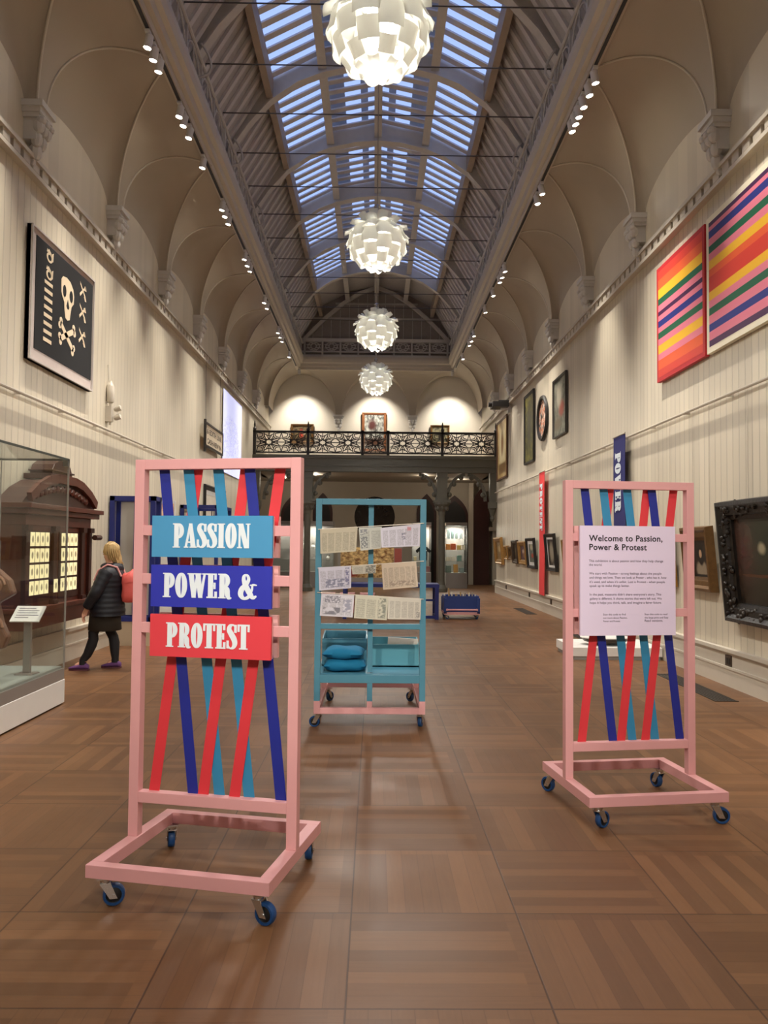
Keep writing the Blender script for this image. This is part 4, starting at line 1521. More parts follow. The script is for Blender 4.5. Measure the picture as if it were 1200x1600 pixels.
picture('framed_painting', 'large gilt framed painting at the far end of the right wall', 'painting', 'R', 25.15, .95, 1.80, 1.4, .16, .09, M_gold,
        paint('golden_scene', S(178, 140, 74), S(120, 86, 40), 6, [(.5, .6, .2, .2, S(206, 176, 110), .5)]), TL_, rods=True)

# carved ornament on the huge dark frame
big = [o for o in COL.objects if o.get('label', '').startswith('huge dark painting')][0]
cvb = MB()
rnd = random.Random(3)
for i in range(230):
    sd = i % 4
    t_ = rnd.uniform(-1, 1)
    k_ = rnd.uniform(.03, .18)
    bx = (t_ * 1.03, (.66 - k_) * (1 if sd == 0 else -1)) if sd < 2 else ((1.05 - k_) * (1 if sd == 2 else -1), t_ * .64)
    r_ = rnd.uniform(.014, .03)
    cvb.ball((bx[0], -.045 - .055 * (1 - abs(k_ - .09) / .1) - .01, bx[1]), (r_ * rnd.uniform(.7, 1.6), .022, r_ * rnd.uniform(.7, 1.6)), 7, 5)
cvb.build('carved_ornament', mat('worn_black_carving', S(40, 32, 25), .4, .15, vary=.4, scale=30), big, smooth=True)

# balcony pictures
picture('framed_painting', 'dark framed painting above the balcony on the left', 'painting', 'B', -2.74, 5.28, 6.02, .86, .09, .06, M_goldd,
        paint('balcony_scene_one', S(120, 104, 70), S(50, 34, 28), 5, [(.45, .5, .1, .3, S(170, 60, 44), .5), (.6, .6, .1, .12, S(206, 196, 170), .5)]), math.radians(3), group='paintings above the balcony')
picture('framed_painting', 'tall brown framed painting above the middle of the balcony', 'painting', 'B', -.05, 5.02, 6.48, .92, .10, .06, mat('reddish_frame', S(132, 84, 52), .4, vary=.1),
        paint('balcony_scene_two', S(60, 60, 56), S(196, 196, 186), 8, [(.5, .2, .5, .1, S(90, 60, 44), .6, 'r'), (.4, .7, .2, .16, S(80, 40, 36), .5)]), math.radians(2), group='paintings above the balcony')
picture('framed_painting', 'small gilt framed painting above the balcony on the right', 'painting', 'B', 2.42, 5.30, 6.03, .72, .08, .06, M_goldd,
        paint('balcony_scene_three', S(150, 142, 110), S(64, 60, 46), 5, [(.5, .4, .12, .3, S(50, 44, 38), .5)]), math.radians(3), group='paintings above the balcony')

# ------------------------------------------------------------------ banners on the right wall
for txt, col, m, yc, w, zb, zt, tl, label in (('POWER', 'navy', mat('navy_banner_cloth', S(34, 36, 104), .8, vary=.03), 12.70, .60, .42, 3.32, .95, 'navy cloth banner reading POWER down its length, hung from the picture rail'),
                                              ('PROTEST', 'red', mat('red_banner_cloth', S(222, 58, 60), .8, vary=.03), 18.62, .58, .40, 3.27, 1.10, 'red cloth banner reading PROTEST down its length, hung from the picture rail')):
    t = thing('banner', label, 'banner', (3.9, yc, 0), -PI / 2, 'banners on the right wall')
    v = MB()
    n = 24
    for i in range(n):
        z_a, z_b = zb + (zt - zb) * i / n, zb + (zt - zb) * (i + 1) / n
        f = lambda z: -.004 * math.sin(z * 3)
        v.add([(-w / 2, f(z_a), z_a), (w / 2, f(z_a), z_a), (w / 2, f(z_b), z_b), (-w / 2, f(z_b), z_b), (-w / 2, f(z_a) + .006, z_a), (w / 2, f(z_a) + .006, z_a), (w / 2, f(z_b) + .006, z_b), (-w / 2, f(z_b) + .006, z_b)],
              [(0, 1, 2, 3), (5, 4, 7, 6), (4, 0, 3, 7), (1, 5, 6, 2)])
    v.build('cloth', m, t)
    MB().tube([(-w / 2 - .02, 0, zt), (w / 2 + .02, 0, zt)], .014, 8).build('hanging_pole', M_trim, t)
    tx = MB()
    R_t = Matrix.Translation((-w * .08, 0, zt - .27)) @ Matrix.Rotation(PI / 2, 4, 'Y')
    display_text(tx, txt, w * .5, tl, tl / 2, -w * .25, -.006, M=R_t)
    tx.build('lettering', M_letter, t)

# picture rails
for s, nm, zz, y1 in ((-1, 'left', 3.19, 17.9), (1, 'right', 3.25, Y_MID)):
    t = thing('picture_rail', 'pale metal picture rail running along the %s wall' % nm, 'picture rail', (s * 4.0, 0, zz), 0)
    MB().tube([(-s * .07, 1.0, 0), (-s * .07, y1, 0)], .02, 8).build('tube', M_trim, t, smooth=True)
    y = 1.4
    while y < y1:
        MB().box(min(0, -s * .08), max(0, -s * .08), y - .010, y + .010, -.02, .015).build('bracket', M_trim, t)
        y += 1.24

# ------------------------------------------------------------------ flag, sign, screen on the left wall
M_flagblack = mat('black_flag_cloth', S(16, 15, 18), .85, vary=.05)
M_flagwhite = mat('cream_applique', S(236, 216, 186), .75, vary=.03)
fl = thing('framed_flag', 'black skull and crossbones flag in a pale box frame on the left wall', 'flag', (-3.985, 10.03, 0), PI / 2)
U = lambda y: y - 10.03
MB().box(U(9.02), U(11.04), -.045, 0, 3.62, 5.17).build('backing', mat('pale_pink_backing', S(206, 192, 186), .55), fl)
MB().frame(1.98, 1.51, [(0, .045), (0, .07), (.02, .07), (.02, .0)], 4.395).build('frame', mat('pale_metal_frame', S(202, 194, 188), .4), fl)
MB().box(U(9.16), U(11.0), -.052, -.045, 3.77, 5.09).build('flag_cloth', M_flagblack, fl)
em = MB()


def blob(pts):
    em.prism([(U(a), b) for a, b in pts], -.056, -.052, 'y')


def ell(cy, cz, ry, rz_, n=20):
    return [(cy + ry * math.cos(2 * PI * k / n), cz + rz_ * math.sin(2 * PI * k / n)) for k in range(n)]


skull = [(9.90, 4.72), (9.90, 4.82), (9.95, 4.87), (10.06, 4.89), (10.19, 4.87), (10.29, 4.80), (10.32, 4.72), (10.31, 4.62), (10.24, 4.56), (10.21, 4.46), (10.19, 4.38), (10.12, 4.355), (10.05, 4.37), (10.02, 4.46), (10.00, 4.56), (9.94, 4.61), (9.905, 4.66)]
blob(skull)
for a, b in (((9.90, 4.27), (10.33, 4.02)), ((9.90, 4.07), (10.35, 4.28))):
    d = Vector((b[0] - a[0], b[1] - a[1])).normalized()
    nrm = Vector((-d.y, d.x)) * .036
    blob([(a[0] + nrm.x, a[1] + nrm.y), (a[0] - nrm.x, a[1] - nrm.y), (b[0] - nrm.x, b[1] - nrm.y), (b[0] + nrm.x, b[1] + nrm.y)])
    for p in (a, b):
        for sg in (-1, 1):
            blob(ell(p[0] + nrm.x * sg, p[1] + nrm.y * sg, .045, .045, 12))
for k in range(8):
    z = 4.63 - k * .098
    blob([(9.40, z + .022), (9.40, z - .022), (9.635, z - .022), (9.635, z + .022)])
for z in (4.97, 4.76):
    em.rings([[Vector((U(9.53 + r * 1.5 * math.cos(2 * PI * k / 16)), d, z - .02 + r * math.sin(2 * PI * k / 16))) for k in range(16)] for r, d in ((.035, -.052), (.035, -.056), (.06, -.056), (.06, -.052))], False)
    blob([(9.44, z + .03), (9.46, z + .075), (9.50, z + .03)])
    blob([(9.48, z + .05), (9.50, z + .08), (9.60, z + .03), (9.58, z + .01)])
    blob([(9.60, z + .05), (9.64, z + .07), (9.63, z - .04), (9.60, z - .03)])
for z in (4.90, 4.61, 4.28):
    for sg in (-1, 1):
        a, b = (10.52, z + .08 * sg), (10.72, z - .07 * sg)
        blob([(a[0], a[1] + .018), (a[0] + .01, a[1] - .018), (b[0], b[1] - .018), (b[0], b[1] + .018)])
        blob([(b[0] - .05, b[1]), (b[0], b[1] + .018), (b[0] + .035, b[1] - .045), (b[0] - .01, b[1] - .05)])
em.build('skull_emblem', M_flagwhite, fl)
ey = MB()
for pts in (ell(10.0, 4.70, .052, .075), ell(10.22, 4.69, .055, .075), [(10.11, 4.62), (10.07, 4.53), (10.10, 4.50), (10.14, 4.50), (10.16, 4.53)]):
    ey.prism([(U(a), b) for a, b in pts], -.059, -.056, 'y')
ey.build('eye_patches', M_flagblack, fl)

sg = thing('hanging_sign', 'cream painted sign in a black frame hung high on the left wall', 'sign', (-3.9, 19.2, 0), PI / 2)
MB().box(-1.0, 1.0, -.03, 0, 3.78, 4.27).build('board', mat('cream_sign_board', S(226, 210, 184), .5, vary=.05), sg)
MB().frame(1.98, .47, [(0, .03), (0, .05), (.05, .05), (.05, -.0)], 4.025).build('frame', M_thinblack, sg)
MB().box(-1.07, -1.0, -.05, .0, 3.62, 4.36).build('side_post', M_thinblack, sg)
for x in (-.85, .85):
    MB().tube([(x, 0, 4.3), (x, .02, 5.75)], .005, 5).build('hanging_wire', M_wire, sg)
tx = MB()
font_text(tx, '& EDITH LINE', -.86, 4.06, width=1.72, height=.17, y=-.032, offset=.02)
font_text(tx, 'CASH-NEW IN', -.82, 3.84, width=1.66, height=.17, y=-.032, offset=.02)
tx.build('lettering', mat('dark_sign_lettering', S(44, 34, 30), .5), sg)

q = NT('projected_drawing')
u, v = q.uv()
vec = q.comb(u, v, 2.0)
ln = q.smooth(q.noise(16.0, vec, 6.0, .7), .49, .52)
ln2 = q.smooth(q.noise(16.0, vec, 6.0, .7), .56, .53)
msk = q.smooth(q.math('SQRT', q.math('ADD', q.math('POWER', q.math('DIVIDE', q.math('SUBTRACT', u, .42), .48), 2.0), q.math('POWER', q.math('DIVIDE', q.math('SUBTRACT', v, .40), .36), 2.0))), 1.05, .8)
col = q.mix(q.math('MULTIPLY', q.math('MULTIPLY', ln, ln2), q.math('MULTIPLY', msk, .55)), S(196, 200, 240), S(120, 116, 150))
q.L(col, q.b.inputs['Base Color'])
q.L(col, q.b.inputs['Emission Color'])
q.b.inputs['Emission Strength'].default_value = .55
ps = thing('projection_screen', 'glowing pale blue projected drawing on the left wall near the balcony', 'screen', (-3.97, 22.15, 0), PI / 2)
MB().box(-1.42, 1.42, -.01, 0, 3.40, 5.57).build('backing', M_white, ps)
MB().quad((-1.42, -.012, 3.40), (1.42, -.012, 3.40), (1.42, -.012, 5.57), (-1.42, -.012, 5.57)).build('image', q.m, ps)
picture('framed_picture', 'black framed white picture with two dark uprights on the left wall, seen through the straps', 'picture', 'L', 19.9, 1.55, 2.92, 2.5, .13, .06, M_thinblack,
        paint('two_uprights', S(222, 214, 200), S(206, 196, 180), 3, [(.35, .3, .03, .36, S(34, 32, 40), .2, 'r'), (.47, .3, .03, .40, S(30, 28, 36), .2, 'r'), (.7, .35, .04, .2, S(80, 76, 80), .3, 'r')]), mount=(M_white, .1))

wsn = thing('wall_sensor', 'grey-white wall sensor with twin heads on a cable, left wall', 'sensor', (-3.94, 11.86, 3.28), PI / 2)
MB().lathe([(.012, .32), (.05, .34), (.055, .36), (.055, .58), (.04, .6), (.012, .66)], n=16).build('cylinder', M_trim, wsn, smooth=True)
MB().tube([(0, 0, .0), (0, 0, .34)], .02, 8).box(-.05, .05, -.03, .058, .05, .28).build('bracket', M_trim, wsn)
for z in (.1, .23):
    MB().lathe([(.025, 0), (.04, .03), (.045, .1), (.02, .11)], n=12, M=Matrix.Translation((.03, -.05, z)) @ Matrix.Rotation(1.2, 4, 'X')).build('sensor_head', M_trim, wsn, smooth=True)
MB().tube([(0, .03, .64), (0, .05, .9)], .006, 5).build('cable', M_trim, wsn)

pj = thing('projector', 'dark projector on a wall bracket high on the right wall', 'projector', (3.72, 23.6, 5.62), 0)
MB().box(-.28, .2, -.3, .3, 0, .16).box(-.1, .3, -.25, .25, .16, .2).build('body', mat('dark_grey_casing', S(60, 58, 58), .4), pj, bevel=.01)
MB().lathe([(.06, 0), (.07, .02), (.07, .1), (.05, .1)], n=16, M=Matrix.Translation((-.28, -.1, .08)) @ Matrix.Rotation(-PI / 2, 4, 'Y')).build('lens', M_thinblack, pj, smooth=True)
MB().box(.0, .28, -.04, .04, -.06, 0).box(.2, .28, -.1, .1, -.15, .25).build('bracket', M_white, pj)

# ------------------------------------------------------------------ sockets and floor grilles
for y, z, lb in ((8.93, .27, 'dark metal wall socket in the skirting near the right edge'), (17.9, .28, 'small dark socket in the right skirting just left of the welcome stand'), (20.4, .28, 'small dark socket in the right skirting below the white-mounted picture'), (24.0, .28, 'small dark socket in the right skirting nearest the far end')):
    t = thing('wall_socket', lb, 'socket', (3.96, y, z), -PI / 2, 'sockets in the skirting')
    MB().box(-.075, .075, -.008, .02, -.045, .075).build('plate', mat('bronze_plate', S(74, 58, 44), .35, .5), t, bevel=.004)
    MB().box(-.05, -.01, -.011, -.008, -.02, .045).box(.01, .05, -.011, -.008, -.02, .045).build('outlets', M_thinblack, t)
M_grille = mat('dark_iron_grille', S(58, 52, 46), .5, .4)
for i, (y0, y1, lb) in enumerate(((8.05, 9.75, 'dark iron floor grille near the right wall, nearest one'), (12.6, 14.3, 'dark iron floor grille behind the welcome stand'), (18.0, 19.7, 'dark iron floor grille in front of the red banner'))):
    t = thing('floor_grille', lb, 'floor grille', (3.55, (y0 + y1) / 2, 0), 0, 'floor grilles along the right wall')
    h = (y1 - y0) / 2
    MB().box(-.12, .12, -h, h, .0005, .003).build('backing', M_thinblack, t)
    b = MB()
    for x in (-.115, -.08, -.045, -.01, .025, .06, .095):
        b.box(x, x + .018, -h, h, .003, .006)
    b.box(-.12, .12, -h, -h + .02, .003, .007).box(-.12, .12, h - .02, h, .003, .007)
    b.build('bars', M_grille, t)

# ------------------------------------------------------------------ glass case on the left
M_deck = mat('grey_green_case_deck', S(150, 156, 150), .5, vary=.02)
M_casetrim = mat('satin_grey_case_trim', S(150, 144, 138), .35, .3, vary=.02)
gc = thing('glass_display_case', 'tall glass display case on a white plinth at the left edge', 'display case', (-3.45, 5.6, 0))
MB().box(-.50, .50, -2.15, 2.15, .015, .235).build('plinth', M_white, gc, bevel=.003)
MB().box(-.47, .47, -2.12, 2.12, 0, .016).build('plinth_recess', M_thinblack, gc)
MB().box(-.495, .495, -2.145, 2.145, .235, .34).build('base_trim', M_casetrim, gc)
MB().box(-.475, .475, -2.125, 2.125, .34, .36).build('deck', M_deck, gc)
for nm, bx in (('front_pane', (.485, .495, -2.145, 2.145)), ('end_pane', (-.485, .485, 2.135, 2.145)), ('end_pane', (-.485, .485, -2.145, -2.135)), ('back_pane', (-.495, -.485, -2.145, 2.145))):
    MB().box(*bx, .34, 2.33).build(nm, M_glass, gc)
MB().box(-.495, .495, -2.145, 2.145, 2.33, 2.342).build('top_pane', M_glass, gc)
e = MB().box(.483, .497, 2.133, 2.147, .34, 2.33).box(-.16, -.152, 2.133, 2.147, .34, 2.33)
e.build('pane_joint', M_casetrim, gc)
e = MB().box(.489, .497, -2.145, 2.145, 2.326, 2.346).box(-.495, .495, 2.137, 2.147, 2.326, 2.346)
e.build('top_edge', mat('dark_glass_edge', S(60, 68, 64), .3), gc)
MB().box(.45, .497, 2.10, 2.147, 2.27, 2.335).build('corner_lock', mat('grey_lock_block', S(104, 104, 102), .4, .4), gc)
# what is inside
M_carve = mat('brown_carved_wood', S(122, 84, 62), .45, vary=.2, scale=10)
cv = thing('carved_figure', 'brown carved object with coiled spirals inside the glass case', 'carving', (-3.24, 6.85, .36))
b = MB()
b.prism([(-.26, 1.28), (-.12, 1.16), (.02, .98), (.16, .86), (.20, .74), (.06, .66), (.10, .50), (.16, .38), (.12, .28), (.0, .26), (-.12, .33), (-.30, .30), (-.42, .6), (-.42, 1.2)], -.05, .05, 'y')
b.build('body', M_carve, cv, bevel=.02)
for cx, cz, R in ((-.02, .46, .14), (-.20, .78, .13), (.05, .82, .08)):
    pts = [(cx + R * (1 - t / 18) * math.cos(t), -.055, cz + R * (1 - t / 18) * math.sin(t)) for t in [j * .4 for j in range(40)]]
    MB().tube(pts, .012, 6).build('coil', mat('pale_worn_wood', S(160, 116, 88), .45), cv, smooth=True)
MB().tube([(.0, .0, .3), (-.05, .0, .0)], .008, 6).tube([(-.3, 0, .32), (-.3, .0, 0)], .008, 6).tube([(.02, -.02, .2), (-.4, -.05, .12)], .006, 6).build('mount', M_thinblack, cv)
lb = thing('label_stand', 'tilted white label panel on a grey stem inside the glass case', 'label', (-3.10, 7.25, .36))
MB().prism([(-.13, -.0), (.13, 0), (.13, .012), (-.13, .012)], -.10, .10, 'y', Matrix.Translation((0, 0, .53)) @ Matrix.Rotation(math.radians(38), 4, 'X')).build('panel', M_white, lb)
tl_ = MB()
for k, wdt in enumerate((.15, .19, .18, .20, .12)):
    tl_.box(-.10, -.10 + wdt, .065 - k * .03, .072 - k * .03, .0125, .0132, Matrix.Translation((0, 0, .53)) @ Matrix.Rotation(math.radians(38), 4, 'X'))
tl_.build('text_lines', M_inkg, lb)
MB().box(-.03, .03, -.02, .02, .0, .53).box(-.08, .08, -.08, .08, 0, .01).build('stem', M_casetrim, lb)
fp = thing('framed_picture', 'small framed photograph on a stand inside the glass case', 'picture', (-3.60, 7.55, .36), 0)
MB().frame(.14, .28, [(0, .0), (0, .02), (.03, .02), (.03, 0)], 1.02).build('frame', mat('grey_wood_frame', S(96, 88, 82), .4), fp)
MB().quad((-.07, -.004, .88), (.07, -.004, .88), (.07, -.004, 1.16), (-.07, -.004, 1.16)).build('photograph', paint('grey_photograph', S(214, 212, 208), S(200, 198, 194), 4, [(.5, .5, .3, .3, S(84, 84, 88), .3, 'r')]), fp)
MB().box(-.01, .01, 0, .02, 0, .9).box(-.08, .08, -.06, .06, 0, .01).build('prop', M_casetrim, fp)

# ------------------------------------------------------------------ mahogany cabinet of lit slides
CY = 9.5
cb = thing('wall_cabinet', 'dark mahogany cabinet with pediment and rows of lit slides on the left wall', 'cabinet', (-4, CY, 0), PI / 2)
D = .32
b = MB().box(-.98, .94, -D + .03, 0, .62, 1.72)
b.build('body', M_wood, cb)
MB().box(-1.02, .98, -D - .03, 0, .60, .80).box(-1.04, 1.0, -D - .05, 0, .78, .83).build('base', M_wood, cb, bevel=.006)
c = MB()
c.box(-.99, .95, -D + .01, 0, 1.72, 1.84).box(-1.06, 1.10, -D - .05, 0, 1.84, 1.90).box(-1.10, 1.15, -D - .09, 0, 1.90, 1.955)
c.build('cornice', M_wood, cb, bevel=.005)
c = MB()
arc = [(-1.08, 1.955), (1.12, 1.955), (1.02, 2.02), (.80, 2.14), (.52, 2.235), (.28, 2.27), (-.24, 2.27), (-.48, 2.235), (-.76, 2.14), (-.98, 2.02)]
c.prism(arc, -D + .02, -.02, 'y')
c.build('pediment', M_woodd, cb)
c = MB()
for i in range(2, len(arc) - 1):
    c.bar((arc[i][0], -D - .02, arc[i][1]), (arc[i + 1][0], -D - .02, arc[i + 1][1]), .10, .05, up=(0, 1, 0))
c.build('pediment_moulding', M_wood, cb)
c = MB()
for i in range(14):
    x = -.75 + i * .115
    c.ball((x, -D + .01, 2.04 + .12 * math.sin(PI * (i + .5) / 14)), (.05, .03, .045), 8, 6)
c.build('carving', M_wood, cb)
c = MB().box(-.42, .42, -D - .01, -.02, 2.26, 2.32)
c.prism([(-.30, 2.32), (.30, 2.32), (.30, 2.36), (.24, 2.44), (.10, 2.50), (-.10, 2.50), (-.24, 2.44), (-.30, 2.36)], -D + .02, -.04, 'y')
c.box(-.33, .33, -D, -.03, 2.355, 2.375)
c.build('finial', M_woodd, cb, bevel=.006)
for x in (-.96, -.22, .66, .92):
    p = MB().box(x - .045, x + .045, -D - .005, -D + .04, .83, 1.68).box(x - .06, x + .06, -D - .03, -D + .04, 1.66, 1.72).box(x - .06, x + .06, -D - .03, -D + .04, .83, .88)
    p.build('pilaster', M_woodd, cb)
p = MB().tube([(.90, -D - .06, 1.60), (1.10, -D - .06, 1.60)], .035, 10).build('bracket_roll', M_woodd, cb)
groups = [(-.84, 4, 'left'), (.02, 4, 'right')]
M_slide = NT('lit_cream_slide')
co = M_slide.sep(M_slide.n('ShaderNodeTexCoord').outputs['Generated'])
d_ = M_slide.math('SQRT', M_slide.math('ADD', M_slide.math('POWER', M_slide.math('DIVIDE', M_slide.math('SUBTRACT', co[0], .5), .27), 2.0), M_slide.math('POWER', M_slide.math('DIVIDE', M_slide.math('SUBTRACT', co[2], .5), .27), 2.0)))
nz = M_slide.noise(14.0, M_slide.pos(), 3)
fac = M_slide.math('MULTIPLY', M_slide.smooth(M_slide.math('ADD', d_, M_slide.math('MULTIPLY', nz, .6)), 1.5, .9), .8)
col = M_slide.mix(fac, S(238, 222, 172), S(92, 76, 46))
M_slide.L(col, M_slide.b.inputs['Base Color'])
M_slide.L(col, M_slide.b.inputs['Emission Color'])
M_slide.b.inputs['Emission Strength'].default_value = .55
M_slide = M_slide.m
sl_me = None
for gx, nc, side in groups:
    bd = MB().box(gx - .07, gx + nc * .135 + .02, -D + .022, -D + .03, .88, 1.66).build('door', M_woodd, cb)
    for r in range(4):
        for c_ in range(nc):
            if sl_me is None:
                o = MB().box(-.052, .052, -.006, 0, 0, .152).build('glass_slide', M_slide)
                sl_me = o.data
            else:
                o = bpy.data.objects.new('glass_slide', sl_me)
                COL.objects.link(o)
            lx, z = gx + .05 + c_ * .13, 1.495 - r * .178
            o.location = (-4 + D - .022, CY + lx, z)
            o.rotation_euler = (0, 0, PI / 2)
            tag(o, 'lit cream slide, %s cabinet door, %s row down, %s from the left' % (side, ORD[r + 1], ORD[c_ + 1]), 'slide', 'lit slides in the mahogany cabinet')
o = bpy.data.objects.new('glass_slide', sl_me)
COL.objects.link(o)
o.location = (-4 + D + .006, CY - .20, .962)
o.rotation_euler = (0, 0, PI / 2)
tag(o, 'single lit cream slide between the two cabinet doors', 'slide', 'lit slides in the mahogany cabinet')

# ------------------------------------------------------------------ navy framed booths along the left wall
def booth(label, x0, x1, y0, y1, zt, zb, inner=True):
    t = thing('display_booth', label, 'display booth', (0, 0, 0))
    w = .07
    f = MB()
    for yy in (y0, y1 - w):
        f.box(x0, x0 + w, yy, yy + w, zb, zt).box(x1 - w, x1, yy, yy + w, zb, zt).box(x0, x1, yy, yy + w, zt - w, zt).box(x0, x1, yy, yy + w, zb, zb + w)
    for xx in (x0, x1 - w):
        f.box(xx, xx + w, y0, y1, zt - w, zt).box(xx, xx + w, y0, y1, zb, zb + w)
    f.build('frame', M_navyf, t)
    if zb > 0:
        MB().box(x0 + .01, x1 - .01, y0 + .01, y1 - .01, 0, zb).build('plinth', mat('beige_plinth', S(190, 172, 146), .5, vary=.02), t)
    if inner:
        MB().box(x0 + w, x1 - w, y1 - .05, y1 - .03, zb + w, zt - w).build('back_panel', M_plain, t)
        MB().box(x0 + .36, x0 + .40, y0 + .08, y1 - .06, zb + w, zt - .1).build('side_panel', M_greyp, t)
        MB().box(x0 + .36, x0 + .42, y0 + .02, y0 + .08, zb + w, zt - w).build('inner_post', M_navyf, t)
    return t


booth('navy framed display booth with grey panels behind the person', -3.98, -3.30, 12.05, 12.42, 2.24, .36)
booth('navy open display frame farther along the left wall, seen through the straps', -3.98, -3.20, 16.4, 17.9, 2.32, .5, False)
db = thing('poster_board', 'white board with a peach-coloured poster beyond the navy booth', 'poster board', (-3.58, 13.5, 0))
MB().box(-.22, .22, 0, .04, .0, 2.25).build('board', M_white, db)
MB().quad((-.2, -.003, 1.75), (.2, -.003, 1.75), (.2, -.003, 2.2), (-.2, -.003, 2.2)).build('poster', paint('peach_poster', S(226, 170, 130), S(240, 214, 190), 4), db)

# ------------------------------------------------------------------ low plinth behind the welcome stand
lp = thing('low_plinth', 'low white plinth with a grey foot against the right wall behind the welcome stand', 'plinth', (3.33, 11.4, 0))
MB().box(-.62, .60, -.5, .5, .05, .17).build('top', M_white, lp, bevel=.003)
MB().box(-.60, .58, -.48, .48, 0, .05).build('foot', M_greyp, lp)
bw = thing('bowl', 'dark oval bowl with a pale rim on the low white plinth', 'bowl', (3.25, 11.25, .17))
MB().lathe([(.02, 0), (.12, .0), (.26, .05), (.30, .10), (.28, .10), (.22, .05), (.02, .03)], n=24, M=Matrix.Diagonal((1.15, .8, 1, 1))).build('body', mat('dark_brown_glaze', S(64, 50, 38), .25, vary=.2), bw, smooth=True)
MB().lathe([(.285, .098), (.303, .098), (.303, .108), (.285, .108)], n=24, M=Matrix.Diagonal((1.15, .8, 1, 1))).build('rim', M_white, bw)

# ------------------------------------------------------------------ carts and tables at the far end
ct = thing('wheeled_cart', 'blue box cart on a pink wheeled base at the far right', 'cart', (1.83, 17.0, 0))
MB().box(-.36, .36, -.30, .30, .15, .17).box(-.36, .36, -.30, -.28, .17, .48).box(-.36, .36, .28, .30, .17, .48).box(-.36, -.34, -.28, .28, .17, .48).box(.34, .36, -.28, .28, .17, .48).build('box', M_cartblue, ct)
for x in (-.345, .345):
    for y in (-.33, .33):
        MB().box(x - .03, x + .03, y - .03, y + .03, .12, .44).build('corner_post', M_cartblue, ct)
MB().box(-.37, .37, -.36, -.31, .10, .15).box(-.37, .37, .31, .36, .10, .15).box(-.37, -.32, -.31, .31, .10, .15).box(.32, .37, -.31, .31, .10, .15).build('base_frame', M_pink, ct)
MB().tube([(-.3, -.37, .20), (.3, -.37, .20)], .018, 8).box(-.33, -.29, -.38, -.32, .18, .22).box(.29, .33, -.38, -.32, .18, .22).build('push_bar', M_pink, ct)
for x, y, a in ((-.33, -.3, .4), (.33, -.3, 2.0), (-.33, .3, 1.1), (.33, .3, .2)):
    castor(ct, x, y, .10, a)
M_gsticks = [mat('white_wood', S(230, 224, 208), .6), mat('natural_wood', S(196, 160, 104), .6), mat('grey_wood', S(160, 150, 140), .6)]
for k in range(13):
    x, y = 1.83 - .30 + .05 * k, 17.0 + random.uniform(-.2, .2)
    h = .40 if k != 1 else .50
    o = MB().tube([(x, y, .17), (x + random.uniform(-.05, .05), y + random.uniform(-.04, .04), .17 + h * random.uniform(.84, .95))], .02, 8, .014).build('wooden_stick', M_gsticks[k % 3])
    tag(o, ('tall ' if k == 1 else '') + ['white', 'light brown', 'grey'][k % 3] + ' wooden stick in the blue cart, %s from the left' % ORD[k + 1], 'stick', 'sticks in the blue cart')

bt = thing('table', 'navy painted table frame behind the newspaper stand', 'table', (.35, 16.9, 0))
MB().box(-1.0, 1.0, -.35, .35, .66, .73).build('tabletop', M_navyf, bt)
for x in (-.95, .95):
    for y in (-.31, .31):
        MB().box(x - .04, x + .04, y - .04, y + .04, 0, .66).build('leg', M_navyf, bt)
MB().box(.12, .95, -.33, -.28, .38, .42).box(.91, .99, -.31, .31, .02, .08).box(.3, .95, -.33, -.28, .02, .08).build('stretcher', M_navyf, bt)
for i, x in enumerate((-1.05, -.6, -.15)):
    t = thing('stool', 'low pink stool beside the navy table, %s from the left' % ORD[i + 1], 'stool', (x, 18.2, 0), 0, 'pink stools at the navy table')
    MB().box(-.17, .17, -.17, .17, .40, .44).build('seat', M_pink, t, bevel=.004)
    for sx in (-.13, .13):
        for sy in (-.13, .13):
            MB().box(sx - .02, sx + .02, sy - .02, sy + .02, 0, .40).build('leg', M_pink, t)

# showcases under the balcony
M_peach = mat('peach_matte', S(222, 170, 140), .8)
M_tee = mat('black_cotton', S(22, 20, 22), .85)


def showcase(label, x0, x1, y0, y1, light):
    t = thing('showcase', label, 'showcase', ((x0 + x1) / 2, (y0 + y1) / 2, 0), 0, 'showcases under the balcony')
    w, d = (x1 - x0) / 2, (y1 - y0) / 2
    MB().box(-w, w, -d, d, 0, .55).build('plinth', M_greyp, t)
    MB().box(-w, w, -d, d, 2.22, 2.34).build('top', M_greyp, t)
    MB().box(-w + .02, w - .02, d - .03, d - .01, .55, 2.22).build('back_panel', mat('grey_showcase_back', S(140, 134, 130), .6), t)
    for nm, bx in (('front_pane', (-w, w, -d, -d + .01)), ('side_pane', (-w, -w + .01, -d + .01, d)), ('side_pane', (w - .01, w, -d + .01, d))):
        MB().box(*bx, .55, 2.22).build(nm, M_glass, t)
    for z in (.95, 1.35, 1.75):
        MB().box(-w + .03, w - .03, -d + .04, d - .04, z, z + .012).build('shelf', M_glass, t)
    lamp('showcase_light', 'AREA', (0, -.05, 2.2), light, (1, .93, .82), t, size=.4)
    return t


